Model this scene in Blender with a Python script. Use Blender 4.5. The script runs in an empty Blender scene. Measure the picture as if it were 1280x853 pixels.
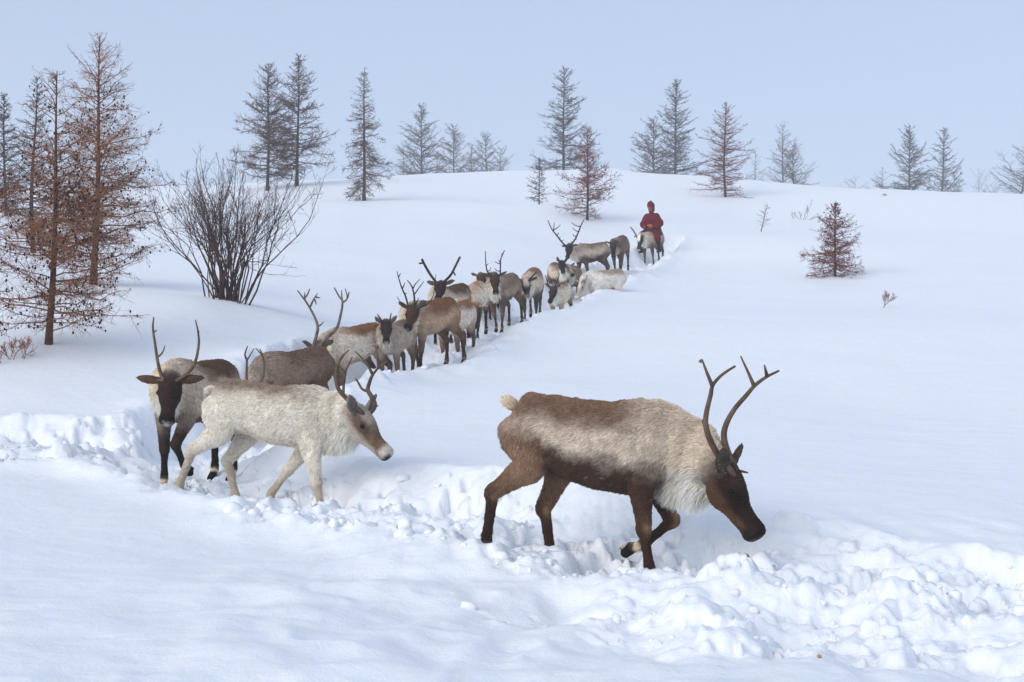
import bpy, math, random
import numpy as np
from mathutils import Vector, Matrix, Euler

scene = bpy.context.scene
COL = scene.collection
R = math.radians

# ------------------------------------------------------------------ camera
F = 1778.0                      # focal length in pixels of a 1280 wide picture (50 mm)
CX, CY = 640.0, 426.5
cam_d = bpy.data.cameras.new('camera'); cam = bpy.data.objects.new('camera', cam_d); COL.objects.link(cam)
cam_d.lens = 50.0; cam_d.sensor_width = 36.0; cam_d.clip_start = 0.1; cam_d.clip_end = 3000.0
cam.location = (0, 0, 0); cam.rotation_euler = (R(90), 0, 0)
scene.camera = cam

# ------------------------------------------------------------------ sky, sun, exposure
SUN_EL, SUN_AZ = R(27), R(-138)          # azimuth measured from +Y towards +X
world = bpy.data.worlds.new('World'); scene.world = world; world.use_nodes = True
wn = world.node_tree; wn.nodes.clear()
wo = wn.nodes.new('ShaderNodeOutputWorld'); bg = wn.nodes.new('ShaderNodeBackground')
sk = wn.nodes.new('ShaderNodeTexSky'); sk.sky_type = 'NISHITA'; sk.sun_disc = False
sk.sun_elevation = SUN_EL; sk.sun_rotation = SUN_AZ
sk.altitude = 1500; sk.air_density = 1.0; sk.dust_density = 4.0; sk.ozone_density = 1.0
# an overcast deck evens the clear sky out towards one pale blue grey
mixw = wn.nodes.new('ShaderNodeMix'); mixw.data_type = 'RGBA'; mixw.inputs[0].default_value = 0.68
mixw.inputs[7].default_value = (5.0, 6.0, 7.9, 1)
wn.links.new(sk.outputs[0], mixw.inputs[6]); wn.links.new(mixw.outputs[2], bg.inputs[0])
bg.inputs[1].default_value = 0.081
wn.links.new(bg.outputs[0], wo.inputs[0])
sun_d = bpy.data.lights.new('sun', 'SUN'); sun_d.energy = 1.5; sun_d.angle = R(50); sun_d.color = (1.0, 0.96, 0.90)
sun = bpy.data.objects.new('sun', sun_d); COL.objects.link(sun)
sdir = Vector((math.sin(SUN_AZ) * math.cos(SUN_EL), math.cos(SUN_AZ) * math.cos(SUN_EL), math.sin(SUN_EL)))
sun.rotation_euler = sdir.to_track_quat('Z', 'Y').to_euler(); sun.location = sdir * 60
vs = scene.view_settings
vs.view_transform = 'Standard'; vs.look = 'None'; vs.exposure = 0.56; vs.gamma = 1.0; vs.use_curve_mapping = False
scene.cycles.use_denoising = True
scene.cycles.max_bounces = 6; scene.cycles.diffuse_bounces = 4; scene.cycles.volume_bounces = 1
scene.cycles.sample_clamp_indirect = 6
scene.cycles_curves.shape = 'RIBBONS'

# ------------------------------------------------------------------ small helpers
def at(px, py, D):
    return np.array([(px - CX) / F * D, D, (CY - py) / F * D])
def project(p):
    return np.array([CX + F * p[0] / p[1], CY - F * p[2] / p[1]])
def sstep(a, b, x):
    t = np.clip((x - a) / (b - a + 1e-12), 0, 1); return t * t * (3 - 2 * t)
def _hash(i, j, k, seed):
    h = (i * 374761393 + j * 668265263 + k * 2147483647 + seed * 1274126177) & 0xffffffff
    h = ((h ^ (h >> 13)) * 1274126177) & 0xffffffff
    return ((h ^ (h >> 16)) & 0xffff) / 65535.0
def vnoise(x, y, z, seed=0):
    xi, yi, zi = [np.floor(a).astype(np.int64) for a in (x, y, z)]
    fx, fy, fz = x - xi, y - yi, z - zi
    fx, fy, fz = [f * f * (3 - 2 * f) for f in (fx, fy, fz)]
    r = 0
    for dx in (0, 1):
        for dy in (0, 1):
            for dz in (0, 1):
                w = (fx if dx else 1 - fx) * (fy if dy else 1 - fy) * (fz if dz else 1 - fz)
                r = r + w * _hash(xi + dx, yi + dy, zi + dz, seed)
    return r * 2 - 1
def fbm(x, y, z, octv=3, seed=0):
    s, a, t = 0, 1.0, 0
    for o in range(octv):
        s = s + a * vnoise(x * 2 ** o + 17.3 * o, y * 2 ** o + 5.1 * o, z * 2 ** o, seed + o); t += a; a *= .5
    return s / t
def link(name, data, parent=None, mat=None):
    o = bpy.data.objects.new(name, data); COL.objects.link(o)
    if mat is not None and data is not None:
        data.materials.clear(); data.materials.append(mat)
    if parent is not None: o.parent = parent
    return o
def tag(o, label=None, cat=None, group=None, kind=None):
    if label: o['label'] = label
    if cat: o['category'] = cat
    if group: o['group'] = group
    if kind: o['kind'] = kind
    return o
def empty(name, loc, rot=(0, 0, 0), scale=1.0):
    o = bpy.data.objects.new(name, None); COL.objects.link(o); o.empty_display_size = .2
    o.location = loc; o.rotation_euler = rot; o.scale = (scale,) * 3
    return o
def mesh_np(name, V, Fc, smooth=True):
    me = bpy.data.meshes.new(name)
    V = np.asarray(V, dtype=np.float32); Fc = np.asarray(Fc, dtype=np.int32)
    n, k = Fc.shape
    me.vertices.add(len(V)); me.vertices.foreach_set('co', V.ravel())
    me.loops.add(n * k); me.loops.foreach_set('vertex_index', Fc.ravel())
    me.polygons.add(n); me.polygons.foreach_set('loop_start', np.arange(0, n * k, k, dtype=np.int32))
    me.polygons.foreach_set('loop_total', np.full(n, k, dtype=np.int32))
    me.polygons.foreach_set('use_smooth', np.full(n, smooth, dtype=bool))
    me.update(); me.validate()
    return me
def principled(name, color=(.5, .5, .5), rough=.7, spec=.3):
    m = bpy.data.materials.new(name); m.use_nodes = True
    b = m.node_tree.nodes['Principled BSDF']
    b.inputs['Base Color'].default_value = (*color, 1); b.inputs['Roughness'].default_value = rough
    b.inputs['Specular IOR Level'].default_value = spec
    return m, m.node_tree, b
def noisy(name, c1, c2, scale, rough=.8, bump=0.0, spec=.2):
    m, nt, b = principled(name, c1, rough, spec)
    tc = nt.nodes.new('ShaderNodeTexCoord'); no = nt.nodes.new('ShaderNodeTexNoise'); no.inputs['Scale'].default_value = scale
    no.inputs['Detail'].default_value = 4
    rp = nt.nodes.new('ShaderNodeValToRGB'); rp.color_ramp.elements[0].color = (*c1, 1); rp.color_ramp.elements[1].color = (*c2, 1)
    rp.color_ramp.elements[0].position = .32; rp.color_ramp.elements[1].position = .68
    nt.links.new(tc.outputs['Object'], no.inputs['Vector']); nt.links.new(no.outputs['Fac'], rp.inputs[0]); nt.links.new(rp.outputs[0], b.inputs['Base Color'])
    if bump:
        bp = nt.nodes.new('ShaderNodeBump'); bp.inputs['Strength'].default_value = bump; bp.inputs['Distance'].default_value = .01
        nt.links.new(no.outputs['Fac'], bp.inputs['Height']); nt.links.new(bp.outputs[0], b.inputs['Normal'])
    return m

# ------------------------------------------------------------------ materials
def snow_material():
    m, nt, b = principled('snow', (.87, .885, .905), .55, .25)
    b.inputs['Subsurface Weight'].default_value = .35
    b.inputs['Subsurface Radius'].default_value = (.35, .6, 1.0)
    b.inputs['Subsurface Scale'].default_value = .05
    tc = nt.nodes.new('ShaderNodeTexCoord')
    def nz(scale, det, rough=.6):
        n = nt.nodes.new('ShaderNodeTexNoise'); n.inputs['Scale'].default_value = scale; n.inputs['Detail'].default_value = det
        n.inputs['Roughness'].default_value = rough; nt.links.new(tc.outputs['Object'], n.inputs['Vector']); return n
    n1, n2 = nz(7, 6), nz(60, 4)
    b1 = nt.nodes.new('ShaderNodeBump'); b1.inputs['Strength'].default_value = .5; b1.inputs['Distance'].default_value = .03
    b2 = nt.nodes.new('ShaderNodeBump'); b2.inputs['Strength'].default_value = .5; b2.inputs['Distance'].default_value = .008
    nt.links.new(n1.outputs['Fac'], b1.inputs['Height']); nt.links.new(n2.outputs['Fac'], b2.inputs['Height'])
    nt.links.new(b1.outputs[0], b2.inputs['Normal']); nt.links.new(b2.outputs[0], b.inputs['Normal'])
    return m
MAT_SNOW = snow_material()
def coat_material():
    m, nt, b = principled('coat', (.3, .25, .2), .85, .15)
    a = nt.nodes.new('ShaderNodeAttribute'); a.attribute_name = 'Col'
    nt.links.new(a.outputs['Color'], b.inputs['Base Color'])
    tc = nt.nodes.new('ShaderNodeTexCoord'); n = nt.nodes.new('ShaderNodeTexNoise'); n.inputs['Scale'].default_value = 90
    bp = nt.nodes.new('ShaderNodeBump'); bp.inputs['Strength'].default_value = .4; bp.inputs['Distance'].default_value = .006
    nt.links.new(tc.outputs['Object'], n.inputs['Vector']); nt.links.new(n.outputs['Fac'], bp.inputs['Height']); nt.links.new(bp.outputs[0], b.inputs['Normal'])
    return m
MAT_COAT = coat_material()
def fur_material():
    m, nt, b = principled('fur', (.3, .25, .2), .7, .2)
    a = nt.nodes.new('ShaderNodeAttribute'); a.attribute_name = 'Col'
    nt.links.new(a.outputs['Color'], b.inputs['Base Color'])
    return m
MAT_FUR = fur_material()
MAT_ANTLER = noisy('antler_bone', (.055, .032, .018), (.16, .10, .06), 14, .6, .25, .3)
MAT_ANTLER_DARK = noisy('antler_velvet', (.022, .015, .012), (.06, .04, .03), 14, .8, .25, .15)
MAT_ANTLER_PALE = noisy('antler_pale', (.07, .05, .038), (.20, .155, .12), 12, .6, .25, .3)
MAT_EYE = principled('eye', (.005, .0035, .003), .3, .12)[0]
MAT_BARK = noisy('bark', (.035, .022, .016), (.085, .05, .034), 18, .9, .6)
MAT_BARK_RED = noisy('bark_red', (.05, .024, .014), (.13, .062, .034), 16, .9, .6)
MAT_TWIG = noisy('twig', (.13, .052, .024), (.40, .17, .072), 2.2, .8)
MAT_TWIG_BROWN = noisy('twig_brown', (.065, .033, .021), (.155, .078, .044), 2, .8)
MAT_TWIG_DARK = noisy('twig_dark', (.035, .022, .02), (.075, .045, .036), 3, .8)
MAT_TWIG_RED = noisy('twig_red', (.11, .028, .02), (.25, .075, .045), 3, .8)
MAT_TWIG_FAR = noisy('twig_far', (.034, .021, .016), (.085, .047, .030), 1.5, .85)
MAT_WILLOW = noisy('willow_bark', (.038, .020, .015), (.10, .053, .038), 5, .8)
MAT_CONE = principled('cone', (.028, .014, .012), .8, .15)[0]
MAT_CONE_RED = principled('cone_red', (.085, .018, .016), .8, .15)[0]

# ------------------------------------------------------------------ the herd: where each animal stands
# name: (body centre px, floor py, distance, yaw, scale)
HERD = dict(
    front=(737, 722, 8.5, -20, 1.0), white=(332, 648, 11.3, -17, 1.0), third=(247, 608, 12.7, -106, 1.05),
    a=(374, 546, 17.0, -136, .97), b=(449, 502, 20.0, -128, 1.0), c=(498, 482, 20.5, -108, .86), d=(544, 463, 21.5, -128, 1.0),
    e=(567, 433, 25.0, -118, 1.0), f=(574, 455, 23.5, -112, .95), g=(595, 425, 26.0, -98, .97), h=(611, 405, 29.0, -104, .95),
    i=(633, 412, 28.0, -113, 1.0), j=(666, 402, 29.5, -98, 1.0), k=(702, 409, 32.5, -108, .93), l=(697, 380, 36.0, -75, .95),
    q=(718, 382, 36.8, -95, .93), m=(743, 353, 39.0, -148, 1.0), n=(759, 392, 35.0, -152, 1.0), o=(776, 343, 40.5, -106, 1.0), p=(818, 331, 46.0, -124, 1.0))
def herd_pos(k):
    px, py, D, yaw, s = HERD[k]; return at(px, py, D)

# ------------------------------------------------------------------ terrain
CTRL = []
for px in (-300, 100, 500, 900, 1300, 1600): CTRL.append((*at(px, 426.5, 5.3)[:2], -1.28))
for x in (-8, 0, 8): CTRL += [(x, -6, -1.3), (x, 1.5, -1.29)]
for px, py, D in [(100, 652, 9.5), (-200, 640, 9.5), (420, 668, 9.2), (640, 690, 8.2), (760, 722, 7.7), (1000, 790, 6.4), (1300, 830, 5.6),
                  (560, 588, 11.0), (560, 545, 13.5), (760, 590, 10.6), (1000, 634, 9.3), (1280, 700, 8.2), (1600, 720, 8.0), (1000, 500, 17), (1300, 480, 17), (1200, 400, 26),
                  (700, 480, 18), (850, 420, 24), (1045, 346, 39), (1280, 340, 38), (1500, 345, 38), (900, 300, 48), (1150, 290, 55), (905, 246, 70), (955, 290, 52), (1108, 250, 68),
                  (505, 473, 19.2), (600, 432, 24.3), (662, 396, 27.8), (735, 374, 33.2), (805, 357, 37), (852, 323, 45),
                  (100, 522, 14.6), (-100, 515, 15), (200, 440, 18.5), (300, 440, 18.5), (60, 436, 18), (115, 357, 25), (285, 381, 22), (-150, 400, 20), (400, 402, 24),
                  (450, 345, 33), (600, 300, 44), (550, 330, 37), (700, 262, 56), (735, 277, 55), (455, 252, 60), (675, 256, 62), (335, 237, 66), (370, 232, 67), (200, 270, 50), (-100, 290, 45)]:
    CTRL.append(tuple(at(px, py, D)))
CREST = [(-500, 250), (-200, 243), (0, 240), (200, 236), (400, 231), (480, 222), (560, 217), (660, 212), (720, 211), (760, 209), (800, 215), (860, 218), (950, 225), (1050, 235), (1150, 240), (1280, 246), (1500, 256), (1800, 275)]
for px, py in CREST:
    CTRL.append(tuple(at(px, py, 80)))
    c = at(px, py, 80); dx = (px - CX) / F
    CTRL.append((dx * 100, 100, c[2] - .4)); CTRL.append((dx * 150, 150, c[2] - 2.2)); CTRL.append((dx * 230, 230, c[2] - 3.0)); 
    if px in (-500, 0, 480, 860, 1280, 1800): CTRL.append((dx * 420, 420, 4.0))
for x, y, z in [(-60, 10, -.5), (60, 10, -1.0), (-60, 60, 6), (60, 60, 4.5), (-60, -60, -1.5), (60, -60, -1.5), (0, -60, -1.5), (-300, 0, 0), (300, 0, 0), (0, -300, -1.5), (-250, 250, 4), (250, 250, 4), (-250, -250, -1), (250, -250, -1)]:
    CTRL.append((x, y, z))
CP = np.array(CTRL, dtype=float)
def _tps(r2): return np.where(r2 > 1e-9, .5 * r2 * np.log(r2 + 1e-12), 0)
def _fit(P, lam=.02):
    n = len(P); A = np.zeros((n + 3, n + 3)); d2 = ((P[:, None, :2] - P[None, :, :2]) ** 2).sum(-1)
    A[:n, :n] = _tps(d2) + lam * np.eye(n); A[:n, n] = 1; A[:n, n + 1:] = P[:, :2]; A[n, :n] = 1; A[n + 1:, :n] = P[:, :2].T
    return np.linalg.solve(A, np.concatenate([P[:, 2], [0, 0, 0]]))
_W = _fit(CP)
def surface(x, y):
    x = np.asarray(x, float); y = np.asarray(y, float); out = np.full(x.shape, _W[len(CP)]) + _W[len(CP) + 1] * x + _W[len(CP) + 2] * y
    for i in range(len(CP)):
        out += _W[i] * _tps((x - CP[i, 0]) ** 2 + (y - CP[i, 1]) ** 2)
    return out
# trodden trails: (x, y, floor z, half width)
def hp(k, w, dx=0, dy=0):
    p = herd_pos(k); return (p[0] + dx, p[1] + dy, p[2], w)
def sp(x, y, w, d): return (x, y, float(surface(np.array([x]), np.array([y]))[0]) - d, w)
TRAIL = [sp(5.6, 48.2, .25, .06), hp('p', .5), hp('o', .6), (2.3, 37.6, 1.35, .7), (1.15, 34.0, .70, .75), hp('j', .75), hp('i', .7), hp('g', .75), (-.95, 24.3, -.1, .75),
         hp('d', .7, -.1, 0), hp('c', .6, -.1, 0), (-2.25, 19.4, -.75, .65), hp('a', .65), (-2.95, 14.8, -1.26, .7), (-2.85, 12.8, -1.36, .75), hp('white', .72), (-.7, 9.9, -1.37, .62), hp('front', .60, .1, 0), (1.75, 7.75, -1.42, .55), (2.9, 7.05, -1.45, .6), (4.5, 6.3, -1.47, .7)]
SIDE = [(-2.9, 12.5, -1.28, .75), (-4.0, 12.9, -1.10, .85), (-5.2, 13.2, -1.02, .9), (-7.0, 13.5, -.98, .9)]
def densify(T, step=.12):
    T = np.array(T); out = []
    for i in range(len(T) - 1):
        p0, p1, p2, p3 = T[max(i - 1, 0)], T[i], T[i + 1], T[min(i + 2, len(T) - 1)]
        n = max(2, int(np.linalg.norm(p2[:2] - p1[:2]) / step))
        for k in range(n):
            t = k / n; out.append(.5 * ((2 * p1) + (-p0 + p2) * t + (2 * p0 - 5 * p1 + 4 * p2 - p3) * t * t + (-p0 + 3 * p1 - 3 * p2 + p3) * t ** 3))
    return np.array(out)
TR = [densify(TRAIL), densify(SIDE)]
def trail_query(x, y, T):
    best = np.full(x.shape, 1e9); idx = np.zeros(x.shape, int)
    for i in range(len(T)):
        d = (x - T[i, 0]) ** 2 + (y - T[i, 1]) ** 2
        m = d < best; best[m] = d[m]; idx[m] = i
    return np.sqrt(best), T[idx, 2], T[idx, 3]
def ground_z(x, y):
    """snow height without the small lumps; also how churned it is"""
    x = np.asarray(x, float); y = np.asarray(y, float)
    z = surface(x, y); churn = np.zeros(x.shape)
    z = z + .10 * fbm(x * .16, y * .16, 0 * x, 2, 3) * sstep(3, 20, y) + .030 * fbm(x * .7, y * .7, 0 * x, 3, 9) + .085 * sstep(11, 8, y) * sstep(-3.2, -.6, x) * fbm(x * 1.05 + 4, y * .8, 0 * x, 3, 19)
    for T, dep in ((TR[0], 1.0), (TR[1], 1.0)):
        lo, hi = T[:, :2].min(0) - 2.5, T[:, :2].max(0) + 2.5
        m = (x > lo[0]) & (x < hi[0]) & (y > lo[1]) & (y < hi[1])
        if not m.any(): continue
        d, fz, w = trail_query(x[m], y[m], T)
        wob = .36 * fbm(x[m] * 1.5, y[m] * 1.5, 0 * d, 2, 21)
        dd = d + wob * np.minimum(1, w)
        k = 1 - sstep(w * .45, w * (1.28 + .25 * sstep(15, 12, y[m])), dd)
        zz = z[m]; lowered = np.minimum(fz + .13 * sstep(15, 12, y[m]), zz - .05)
        rim = .07 * np.exp(-((dd - w * 1.3) / (.28 * w + .1)) ** 2)
        z[m] = zz * (1 - k) + lowered * k + rim * (1 - k)
        churn[m] = np.maximum(churn[m], 1 - sstep(w * 1.0, w * 1.75, dd))
    fm = sstep(10.5, 8.5, y + .25 * x) * sstep(-2.6, .2, x) * sstep(3.5, 5, y)
    bil = 1 - np.sqrt(fbm(x * 1.5 + 3, y * 1.15, 0 * x, 2, 57) ** 2 + .03) * 1.8; bil2 = 1 - np.sqrt(fbm(x * 3.6, y * 2.6 + 7, 0 * x, 2, 58) ** 2 + .03) * 1.8
    z = z + fm * (.075 * (bil - .45) + .035 * (bil2 - .45))
    # the churned apron at lower right, kicked up in front of the leading animal
    ap = np.maximum(0, 1 - sstep(.7, 1.5, np.hypot((x - 2.3) / 1.9, (y - 6.7) / .95) + .35 * fbm(x * 1.3, y * 1.3, 0 * x, 2, 5)))
    churn = np.maximum(churn, ap * .85)
    return z, churn
# ------------------------------------------------------------------ the snow sheet
rng = np.random.default_rng(7)
def radial():
    r = [.01, .03, .06, .1, .16, .24, .34, .46, .6]
    while r[-1] < 440:
        v = r[-1]
        k = .05 if v < 4.2 else .0034 if v < 15.5 else .0058 if v < 50 else .013 if v < 110 else .06
        r.append(v * (1 + k))
    return np.array(r)
RAD = radial()
fine = np.arange(-23, 23.001, .104)
side = np.concatenate([np.linspace(23.3, 40, 55), np.linspace(42, 180, 50)])
ANG = np.radians(np.concatenate([-side[::-1], fine, side]))
nr, na = len(RAD), len(ANG)
GX = RAD[:, None] * np.sin(ANG)[None, :]; GY = RAD[:, None] * np.cos(ANG)[None, :]
GZ, CH = ground_z(GX.ravel(), GY.ravel()); GZ = GZ.reshape(nr, na); CH = CH.reshape(nr, na)
# lumps of trodden snow, each a rounded block pressed into the sheet
LUMPS = []
def lump_spots():
    for T, step in ((TR[0], 1), (TR[1], 1)):
        for i in range(0, len(T), step):
            x, y, z, w = T[i]
            nn = 5 if y < 15.5 else 3 if y < 24 else 2
            for _ in range(nn):
                u = rng.normal(0, .75) * w * 1.15; v = rng.uniform(-.2, .2)
                a = rng.uniform(0, 2 * math.pi)
                LUMPS.append((x + u * math.cos(a) + v, y + u * math.sin(a) + v, rng.choice([.045, .075, .11, .15], p=[.3, .34, .24, .12]) * rng.uniform(.7, 1.3) * (1 if y < 16 else 1.3)))
    for _ in range(260):
        x, y = 2.3 + rng.normal(0, 1.4), 6.75 + rng.normal(0, .6)
        LUMPS.append((x, y, rng.choice([.04, .07, .11, .16], p=[.3, .35, .25, .1]) * rng.uniform(.7, 1.3)))
    for _ in range(260):      # the bank between the white animal and the leading one
        t = rng.uniform(0, 1); x = -2.0 + 2.5 * t + rng.normal(0, .2); y = 10.2 - 2.75 * t + rng.normal(0, .22)
        LUMPS.append((x, y, rng.choice([.03, .05, .075, .10], p=[.4, .35, .18, .07]) * rng.uniform(.7, 1.3)))
lump_spots()
CRUMB = fbm((GX * 11).ravel(), (GY * 11).ravel(), 0 * GX.ravel(), 3, 61).reshape(nr, na)
FINE = fbm((GX * 29).ravel(), (GY * 29).ravel(), 0 * GX.ravel(), 2, 63).reshape(nr, na)
BUMP = np.zeros_like(GZ); HOLE = np.zeros_like(GZ)
for (x, y, r) in LUMPS:
    rr = math.hypot(x, y); aa = math.atan2(x, y); R2 = r * 2.0
    i0, i1 = np.searchsorted(RAD, [rr - R2, rr + R2]); j0, j1 = np.searchsorted(ANG, [aa - R2 / rr, aa + R2 / rr])
    if i1 <= i0 or j1 <= j0: continue
    X = GX[i0:i1, j0:j1] - x; Y = GY[i0:i1, j0:j1] - y
    th = rng.uniform(0, math.pi); el = rng.uniform(.6, 1.0); c, s = math.cos(th), math.sin(th)
    q = ((X * c + Y * s) / r) ** 2 + ((-X * s + Y * c) / (r * el)) ** 2
    q = q * np.clip(1 + 1.5 * CRUMB[i0:i1, j0:j1], .25, 3)
    h = r * rng.uniform(.25, .7) * np.maximum(0, 1 - q ** 1.3) ** .6
    if rng.random() < .24: HOLE[i0:i1, j0:j1] = np.maximum(HOLE[i0:i1, j0:j1], h)
    else: BUMP[i0:i1, j0:j1] = np.maximum(BUMP[i0:i1, j0:j1], h)
near = sstep(60, 20, RAD)[:, None]
# deep hoof pits and the broken slab edge on the left: (px, py, distance, radius, depth)
for px, py, D, r, dep in [(18, 540, 13.7, .34, .16), (70, 545, 13.5, .25, .10), (128, 535, 13.8, .36, .16), (150, 560, 13.0, .2, .16), (30, 590, 12.2, .3, .14), (200, 560, 12.6, .3, .2), (455, 622, 10.6, .25, .2), (395, 610, 11.2, .3, .16),
                          (610, 628, 9.6, .22, .16), (560, 612, 10.3, .3, .18), (790, 668, 8.7, .22, .22), (862, 690, 8.2, .26, .24), (905, 672, 8.5, .2, .16), (968, 738, 7.45, .17, .2), (1090, 728, 7.6, .2, .2), (1052, 752, 7.3, .12, .14), (1150, 768, 7.0, .12, .14), (1200, 840, 5.7, .2, .06), (868, 786, 6.6, .06, .06),
                          (760, 700, 8.2, .25, .16), (690, 668, 8.8, .2, .14), (220, 590, 12.2, .3, .15), (300, 612, 11.6, .25, .16), (1180, 745, 7.2, .3, .12), ]:
    x, y = at(px, py, D)[:2]; q = ((GX - x) / r) ** 2 + ((GY - y) / (r * 1.15)) ** 2; q = q * np.clip(1 + 1.1 * CRUMB, .3, 3)
    GZ -= dep * (1 - sstep(.35, 1.25, q))
fx, fy = GX * 5.2, GY * 5.2
crumb = fbm(fx.ravel(), fy.ravel(), 0 * fx.ravel(), 4, 31).reshape(nr, na)
rid = (1 - np.sqrt(fbm(fx.ravel() * .55, fy.ravel() * .55, 0 * fx.ravel(), 2, 47) ** 2 + .02)).reshape(nr, na)
GZ = GZ + .78 * (BUMP - HOLE) * np.clip(CH * 1.2 + .15, 0, 1) + CH * near * (.060 * crumb + .075 * (rid - .7) + .020 * (np.abs(CRUMB) * 1.6 - .4) + .009 * FINE)
# soft wind crust on the untouched snow
GZ += (1 - CH) * (.006 + .012 * np.clip(vnoise((GX * .45).ravel(), (GY * .3).ravel(), 0 * fx.ravel(), 88).reshape(nr, na), 0, 1)) * fbm((GX * 2.2).ravel(), (GY * 5.0).ravel(), 0 * fx.ravel(), 3, 77).reshape(nr, na) * sstep(40, 10, RAD)[:, None]
idx = np.arange(nr * na).reshape(nr, na)
quads = np.stack([idx[:-1, :-1], idx[:-1, 1:], idx[1:, 1:], idx[1:, :-1]], -1).reshape(-1, 4)[:, ::-1]
V = np.stack([GX, GY, GZ], -1).reshape(-1, 3)
me = mesh_np('snow_ground', V, quads)
snow = link('snow_ground', me, None, MAT_SNOW); tag(snow, kind='structure')
snow['label'] = 'snow covered hillside with trodden trail'
def snow_at(x, y):
    """height of the finished sheet"""
    r = math.hypot(x, y); a = math.atan2(x, y)
    i = min(max(np.searchsorted(RAD, r) - 1, 0), nr - 2); j = min(max(np.searchsorted(ANG, a) - 1, 0), na - 2)
    u = (r - RAD[i]) / (RAD[i + 1] - RAD[i]); v = (a - ANG[j]) / (ANG[j + 1] - ANG[j])
    return float((GZ[i, j] * (1 - u) + GZ[i + 1, j] * u) * (1 - v) + (GZ[i, j + 1] * (1 - u) + GZ[i + 1, j + 1] * u) * v)

# loose broken lumps of snow along the trail, past counting
def ico(sub=1):
    import bmesh
    bm = bmesh.new(); bmesh.ops.create_icosphere(bm, subdivisions=sub, radius=1)
    v = np.array([q.co[:] for q in bm.verts]); f = np.array([[q.index for q in p.verts] for p in bm.faces]); bm.free(); return v, f
IV, IF = ico(2)
cvs, cfs, off = [], [], 0
def chunk(x, y, r, sink=.05):
    global off
    i = min(np.searchsorted(RAD, math.hypot(x, y)), nr - 1); j = min(np.searchsorted(ANG, math.atan2(x, y)), na - 1)
    if CH[i, j] < .35 and rng.random() > .12: return
    v = IV * np.array([1, rng.uniform(.65, 1), rng.uniform(.5, .9)])
    nz = fbm(v[:, 0] * 1.3 + x * 9, v[:, 1] * 1.3 + y * 9, v[:, 2] * 1.3 + r * 50, 2, 3)
    v = np.sign(v) * np.abs(v) ** .7 * (1 + .75 * nz[:, None])
    a, b = rng.uniform(0, 6.28), rng.normal(0, .5)
    M = np.array(Euler((b, rng.normal(0, .5), a)).to_matrix())
    v = (v @ M.T) * r + [x, y, snow_at(x, y) + r * sink]
    cvs.append(v); cfs.append(IF + off); off += len(v)
for T in TR:
    for i in range(len(T)):
        x, y, z, w = T[i]
        n = (2 if y < 15 else 1)
        for _ in range(n):
            a = rng.uniform(0, 2 * math.pi); u = w * rng.uniform(.35, 1.35)
            chunk(x + u * math.cos(a), y + u * math.sin(a), rng.choice([.018, .03, .05, .075], p=[.5, .34, .14, .02]) * rng.uniform(.6, 1.2) * (1 if y < 16 else 1.25))
for _ in range(150):
    x, y = 2.3 + rng.normal(0, 1.3), 6.85 + rng.normal(0, .55)
    chunk(x, y, rng.choice([.012, .02, .032, .045], p=[.5, .32, .14, .04]) * rng.uniform(.7, 1.3))
for _ in range(120):
    t = rng.uniform(0, 1); x = -2.0 + 2.5 * t + rng.normal(0, .18); y = 10.25 - 2.75 * t + rng.normal(0, .2)
    chunk(x, y, rng.choice([.012, .02, .034, .05], p=[.45, .34, .17, .04]) * rng.uniform(.7, 1.3))
ck = link('snow_chunks', mesh_np('snow_chunks', np.concatenate(cvs), np.concatenate(cfs)), None, MAT_SNOW)
tag(ck, 'loose broken lumps of snow kicked up along the trodden trail', 'snow', kind='stuff')
# ------------------------------------------------------------------ reindeer
Y_AX = np.array([0., 1., 0.])
def catmull(P, n):
    P = np.asarray(P, float); out = []
    for i in range(len(P) - 1):
        p0, p1, p2, p3 = P[max(i - 1, 0)], P[i], P[i + 1], P[min(i + 2, len(P) - 1)]
        for k in range(n):
            t = k / n; out.append(.5 * ((2 * p1) + (-p0 + p2) * t + (2 * p0 - 5 * p1 + 4 * p2 - p3) * t * t + (-p0 + 3 * p1 - 3 * p2 + p3) * t ** 3))
    out.append(P[-1]); return np.array(out)
class Loft:
    """an elliptic tube along stations (x, y, z, r_normal, r_side, heading)"""
    def __init__(self, part, st, n=4, sagittal=True):
        S = catmull(st, n); self.part = part
        self.c = S[:, :3]; self.rn = np.maximum(S[:, 3], .004); self.rb = np.maximum(S[:, 4], .004)
        t = np.gradient(self.c, axis=0); t /= np.linalg.norm(t, axis=1)[:, None] + 1e-9; self.t = t
        psi = S[:, 5] if S.shape[1] > 5 else np.zeros(len(S))
        b = np.stack([-np.sin(psi), np.cos(psi), 0 * psi], -1)
        n_ = np.cross(t, b); n_ /= np.linalg.norm(n_, axis=1)[:, None] + 1e-9
        b = np.cross(n_, t); self.n, self.b = n_, b
        self.u = np.linspace(0, 1, len(S)); self.vo, self.vk = 0.0, 1.0
    def remap(self, u0, u1, vo, vk):
        self.u = u0 + (u1 - u0) * self.u; self.vo, self.vk = vo, vk; return self
    def mesh(self, k=18):
        a = np.linspace(0, 2 * math.pi, k, endpoint=False); m = len(self.c)
        V = self.c[:, None] + self.n[:, None] * (self.rn[:, None] * np.cos(a))[..., None] + self.b[:, None] * (self.rb[:, None] * np.sin(a))[..., None]
        V = V.reshape(-1, 3); f = []
        for i in range(m - 1):
            for j in range(k):
                j2 = (j + 1) % k; f.append((i * k + j, i * k + j2, (i + 1) * k + j2, (i + 1) * k + j))
        caps = [list(range(k))[::-1], [(m - 1) * k + j for j in range(k)]]
        return V, f + caps
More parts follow.
